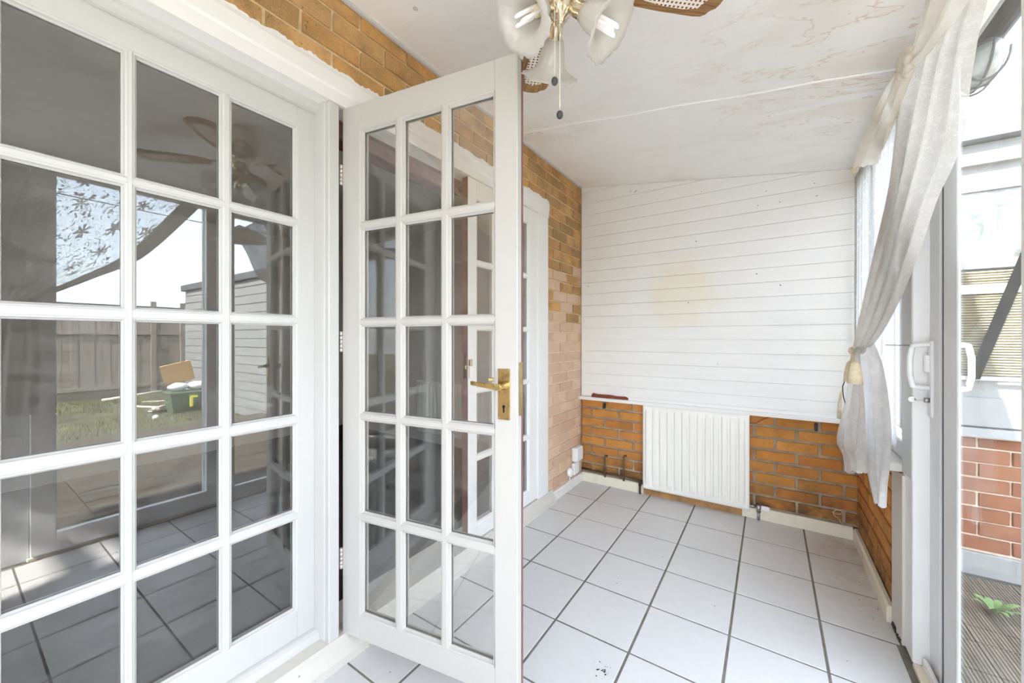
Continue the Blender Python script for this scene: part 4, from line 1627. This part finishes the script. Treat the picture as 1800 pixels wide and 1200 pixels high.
for zq, hh in ((1.40, .05), (.955, .022)):
    b = BM(); box(b, (.01, -.010, zq), (OXW - .05, -.003, zq + hh), .002); obj('batten', b, M['grey_strip'], rs)
b = BM()  # slanting grey strip standing in for the diagonal shadow on the reeds
pa, pb = at(1795, 470, 1, .010), at(1722, 640, 1, .010)
dv = (pb - pa)
dirn = Vector((dv.x, 0, dv.z)).normalized(); nr_ = Vector((-dirn.z, 0, dirn.x))
pa2, pb2 = pa - dirn * .2, pa + dirn * (dv.length * 1.15)
b.faces.new([b.verts.new(p) for p in (pa2 + nr_ * .022, pa2 - nr_ * .022, pb2 - nr_ * .022, pb2 + nr_ * .022)])
bmesh.ops.solidify(b, geom=b.faces[:], thickness=.012)
tag(obj('grey_strip', b, M['grey_strip']), 'grey strip added as the slanting shadow across the reed screen', 'plank')

# recycling crate with bags and boards, mirrored in the closed leaf
MX = lambda p: Vector((-.06 - p.x, p.y, p.z))            # the room-side glass lies at x = -0.03 or so
gc = MX(at(330, 722, 2, -.17))
cr_ = thing('recycling_crate', 'dark green plastic crate full of bags standing on the lawn', 'crate', (gc.x, gc.y, -.17))
b = BM()
bot, top = (.17, .24), (.21, .29)
vs = []
for z_, (sx, sy) in ((0, bot), (.36, top), (.36, (top[0] - .02, top[1] - .02)), (.03, (bot[0] - .02, bot[1] - .02))):
    vs.append([b.verts.new((a * sx, c_ * sy, z_)) for a, c_ in ((-1, -1), (1, -1), (1, 1), (-1, 1))])
b.faces.new(vs[0]); b.faces.new(vs[3])
for A, B in zip(vs, vs[1:]):
    for q in range(4):
        b.faces.new([A[q], A[(q + 1) % 4], B[(q + 1) % 4], B[q]])
obj('tub', b, M['crate'], cr_)
b = BM(); box(b, (-.225, -.305, .34), (.225, .305, .375), .01); obj('rim', b, M['crate'], cr_)
b = BM(); box(b, (-.232, -.02, .10), (-.205, .02, .30)); box(b, (-.232, .02, .26), (-.205, .09, .30)); obj('mark', b, M['yellow'], cr_)
for (dx, dy, s) in ((-.01, -.135, .118), (0, .135, .122)):
    b = BM()
    sphere(b, (0, 0, 0), s, 1, 1.15, .62, 18)
    for v in b.verts:
        v.co *= 1 + .12 * math.sin(v.co.x * 40) * math.sin(v.co.y * 37 + v.co.z * 31)
    o = obj('rubbish_bag', b, M['bag'], None, (gc.x + dx, gc.y + dy, -.17 + .38 + s * .66))
    tag(o, 'crumpled white bag in the green crate, ' + ('beside the cardboard' if dy < 0 else 'on the side of the white boarding'), 'bag', 'bags in the crate')
b = BM(); box(b, (-.012, -.22, -.18), (.012, .22, .20), .002)
tag(obj('cardboard_sheet', b, M['card'], None, (gc.x + .19, gc.y - .08, .52), (.25, -.25, .1)), 'brown cardboard sheet standing behind the bags', 'cardboard')
gp = MX(at(290, 722, 2, -.17))
for q, (dx, dy, ln, a, tw) in enumerate(((0, 0, .62, .9, .02), (.08, .1, .75, 1.25, .05), (-.1, -.1, .5, .5, .08), (-.05, -.32, .6, -.7, .03), (.16, .02, .55, 1.7, .06))):
    b = BM(); box(b, (-ln / 2, -.035, -.009), (ln / 2, .035, .009), .002)
    o = obj('offcut', b, M['plank'], None, (gp.x + dx, gp.y + dy, -.145 + .035 * q), (tw, .06 * (-1) ** q, a))
    tag(o, ('pale timber offcut lying lowest in the pile on the lawn', 'pale timber offcut lying crosswise, second from the bottom of the pile', 'shorter pale offcut sticking out towards the fence end of the pile', 'longest pale timber offcut sloping across the pile', 'pale timber offcut on the very top of the pile')[q], 'offcut', 'timber offcuts on the lawn')
b = BM()
st = MX(at(275, 738, 2, -.17))
sphere(b, (st.x, st.y, -.13), .045, 1, 1, .9, 12)
tag(obj('ball', b, M['stone']), 'small pale ball lying in front of the timber offcuts', 'ball')
# long pale pole lying along the fence foot
b = BM()
pa, pb = MX(at(246, 688, 2, .0)), MX(at(305, 680, 2, .0))
tube(b, [(9.9, pa.y - .6, -.10), (9.9, min(pb.y, 0.0) - .15, -.02)], .03, 8)
tag(obj('pole', b, M['plank']), 'long pale pole lying along the foot of the fence', 'pole')
# gutter, bulkhead light over the sliding door
gt = thing('gutter', 'black plastic gutter along the roof edge outside the glass', 'gutter', (2.0, 0, 2.245))
b = BM()
sec = [(-.052 + .052 - .052 * math.cos(PI * k / 10), -.052 * math.sin(PI * k / 10)) for k in range(11)]
sec = [(-.052 * math.cos(PI * k / 10), .03 - .07 * math.sin(PI * k / 10)) for k in range(11)]
inn = [(p[0] * .94, .03 - (.03 - p[1]) * .94) for p in sec][::-1]
prism(b, sec + inn, 1, -4.6, -.05)
obj('channel', b, M['black'], gt)
for yy in (-3.9, -3.0, -2.1, -1.2, -.35):
    b = BM()
    sec2 = [(p[0] * 1.08, .03 - (.03 - p[1]) * 1.08) for p in sec]
    prism(b, sec2 + inn, 1, yy - .015, yy + .015)
    obj('clip', b, M['black'], gt)
b = BM(); box(b, (1.885, -4.6, 2.150), (1.92, .15, 2.33), .003)
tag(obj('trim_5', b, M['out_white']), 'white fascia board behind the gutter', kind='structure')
bh = thing('bulkhead_light', 'oval caged bulkhead light hanging outside under the gutter', 'wall light', (1.985, -.84, 2.155))
b = BM()
lathe(b, [(.066, 0), (.07, .006), (.07, .020), (.060, .026)], 28, Matrix.Translation((0, 0, .034)) @ Matrix.Scale(1.5, 4, (0, 1, 0)) @ Matrix.Scale(.72, 4, (1, 0, 0)))
obj('base', b, M['charcoal'], bh)
b = BM()
lathe(b, [(.076, .034), (.076, .010), (.068, -.022), (.05, -.045), (.02, -.055)], 28, Matrix.Scale(1.5, 4, (0, 1, 0)) @ Matrix.Scale(.72, 4, (1, 0, 0)))
obj('glass_dome', b, M['lamp_frost'], bh)
for yy in (-.055, 0, .055):
    b = BM()
    pts = [(-.062 * math.cos(PI * k / 12), yy, .034 - .10 * math.sin(PI * k / 12)) for k in range(13)]
    tube(b, pts, .004, 6)
    obj('cage_bar', b, M['charcoal'], bh)
b = BM()
tube(b, [(0, -.13 * math.cos(PI * k / 14), .034 - .10 * math.sin(PI * k / 14)) for k in range(15)], .004, 6)
obj('cage_bar', b, M['charcoal'], bh)
# weed between the deck boards
wd = at(1748, 1078, 2, -.05)
we = thing('weed', 'small green weed growing between the deck boards', 'weed', (wd.x, wd.y, -.055))
for q in range(11):
    a, ln = q * 2.4, .05 + .025 * (q % 3)
    b = BM()
    N_ = 6
    Ls, Rs = [], []
    for k in range(N_ + 1):
        t_ = k / N_
        wv = .013 * math.sin(PI * min(1, t_ * 1.02)) + .0008
        r_, z_ = ln * t_, .05 * math.sin(t_ * 1.9) + .003
        Ls.append(b.verts.new((r_, -wv, z_))); Rs.append(b.verts.new((r_, wv, z_)))
    for k in range(N_):
        b.faces.new([Ls[k], Ls[k + 1], Rs[k + 1], Rs[k]])
    obj('leaf', b, M['weed'], we, None, (0, 0, a))
# far house and a wire, seen only in reflection
fh = thing('far_house', 'brown roofed house beyond the fence', 'house', (24, -4.5, 0))
b = BM(); box(b, (0, -4, -.3), (7, 3.2, 4.6)); obj('walls', b, M['house_brick'], fh)
b = BM(); prism(b, [(-4.3, 4.5), (3.5, 4.5), (-.4, 7.0)], 0, -.3, 7.3); obj('roof', b, M['roof_tile'], fh)
for (yy, zz) in ((-2.5, 1.0), (1.0, 1.0), (-2.5, 3.1), (1.0, 3.1)):
    b = BM(); box(b, (-.06, yy - .6, zz), (.02, yy + .6, zz + 1.1), .01); f_ = obj('window', b, M['out_white'], fh)
    b = BM(); box(b, (-.08, yy - .52, zz + .08), (-.062, yy + .52, zz + 1.02)); obj('pane', b, M['dirty_glass'], f_)
b = BM()
tube(b, [(12.0, -14 + 2 * k, 4.75 - .02 * k * (14 - k) * .3) for k in range(15)], .012, 5)
tag(obj('overhead_wire', b, M['black']), 'thin black overhead wire crossing above the garden', 'wire')
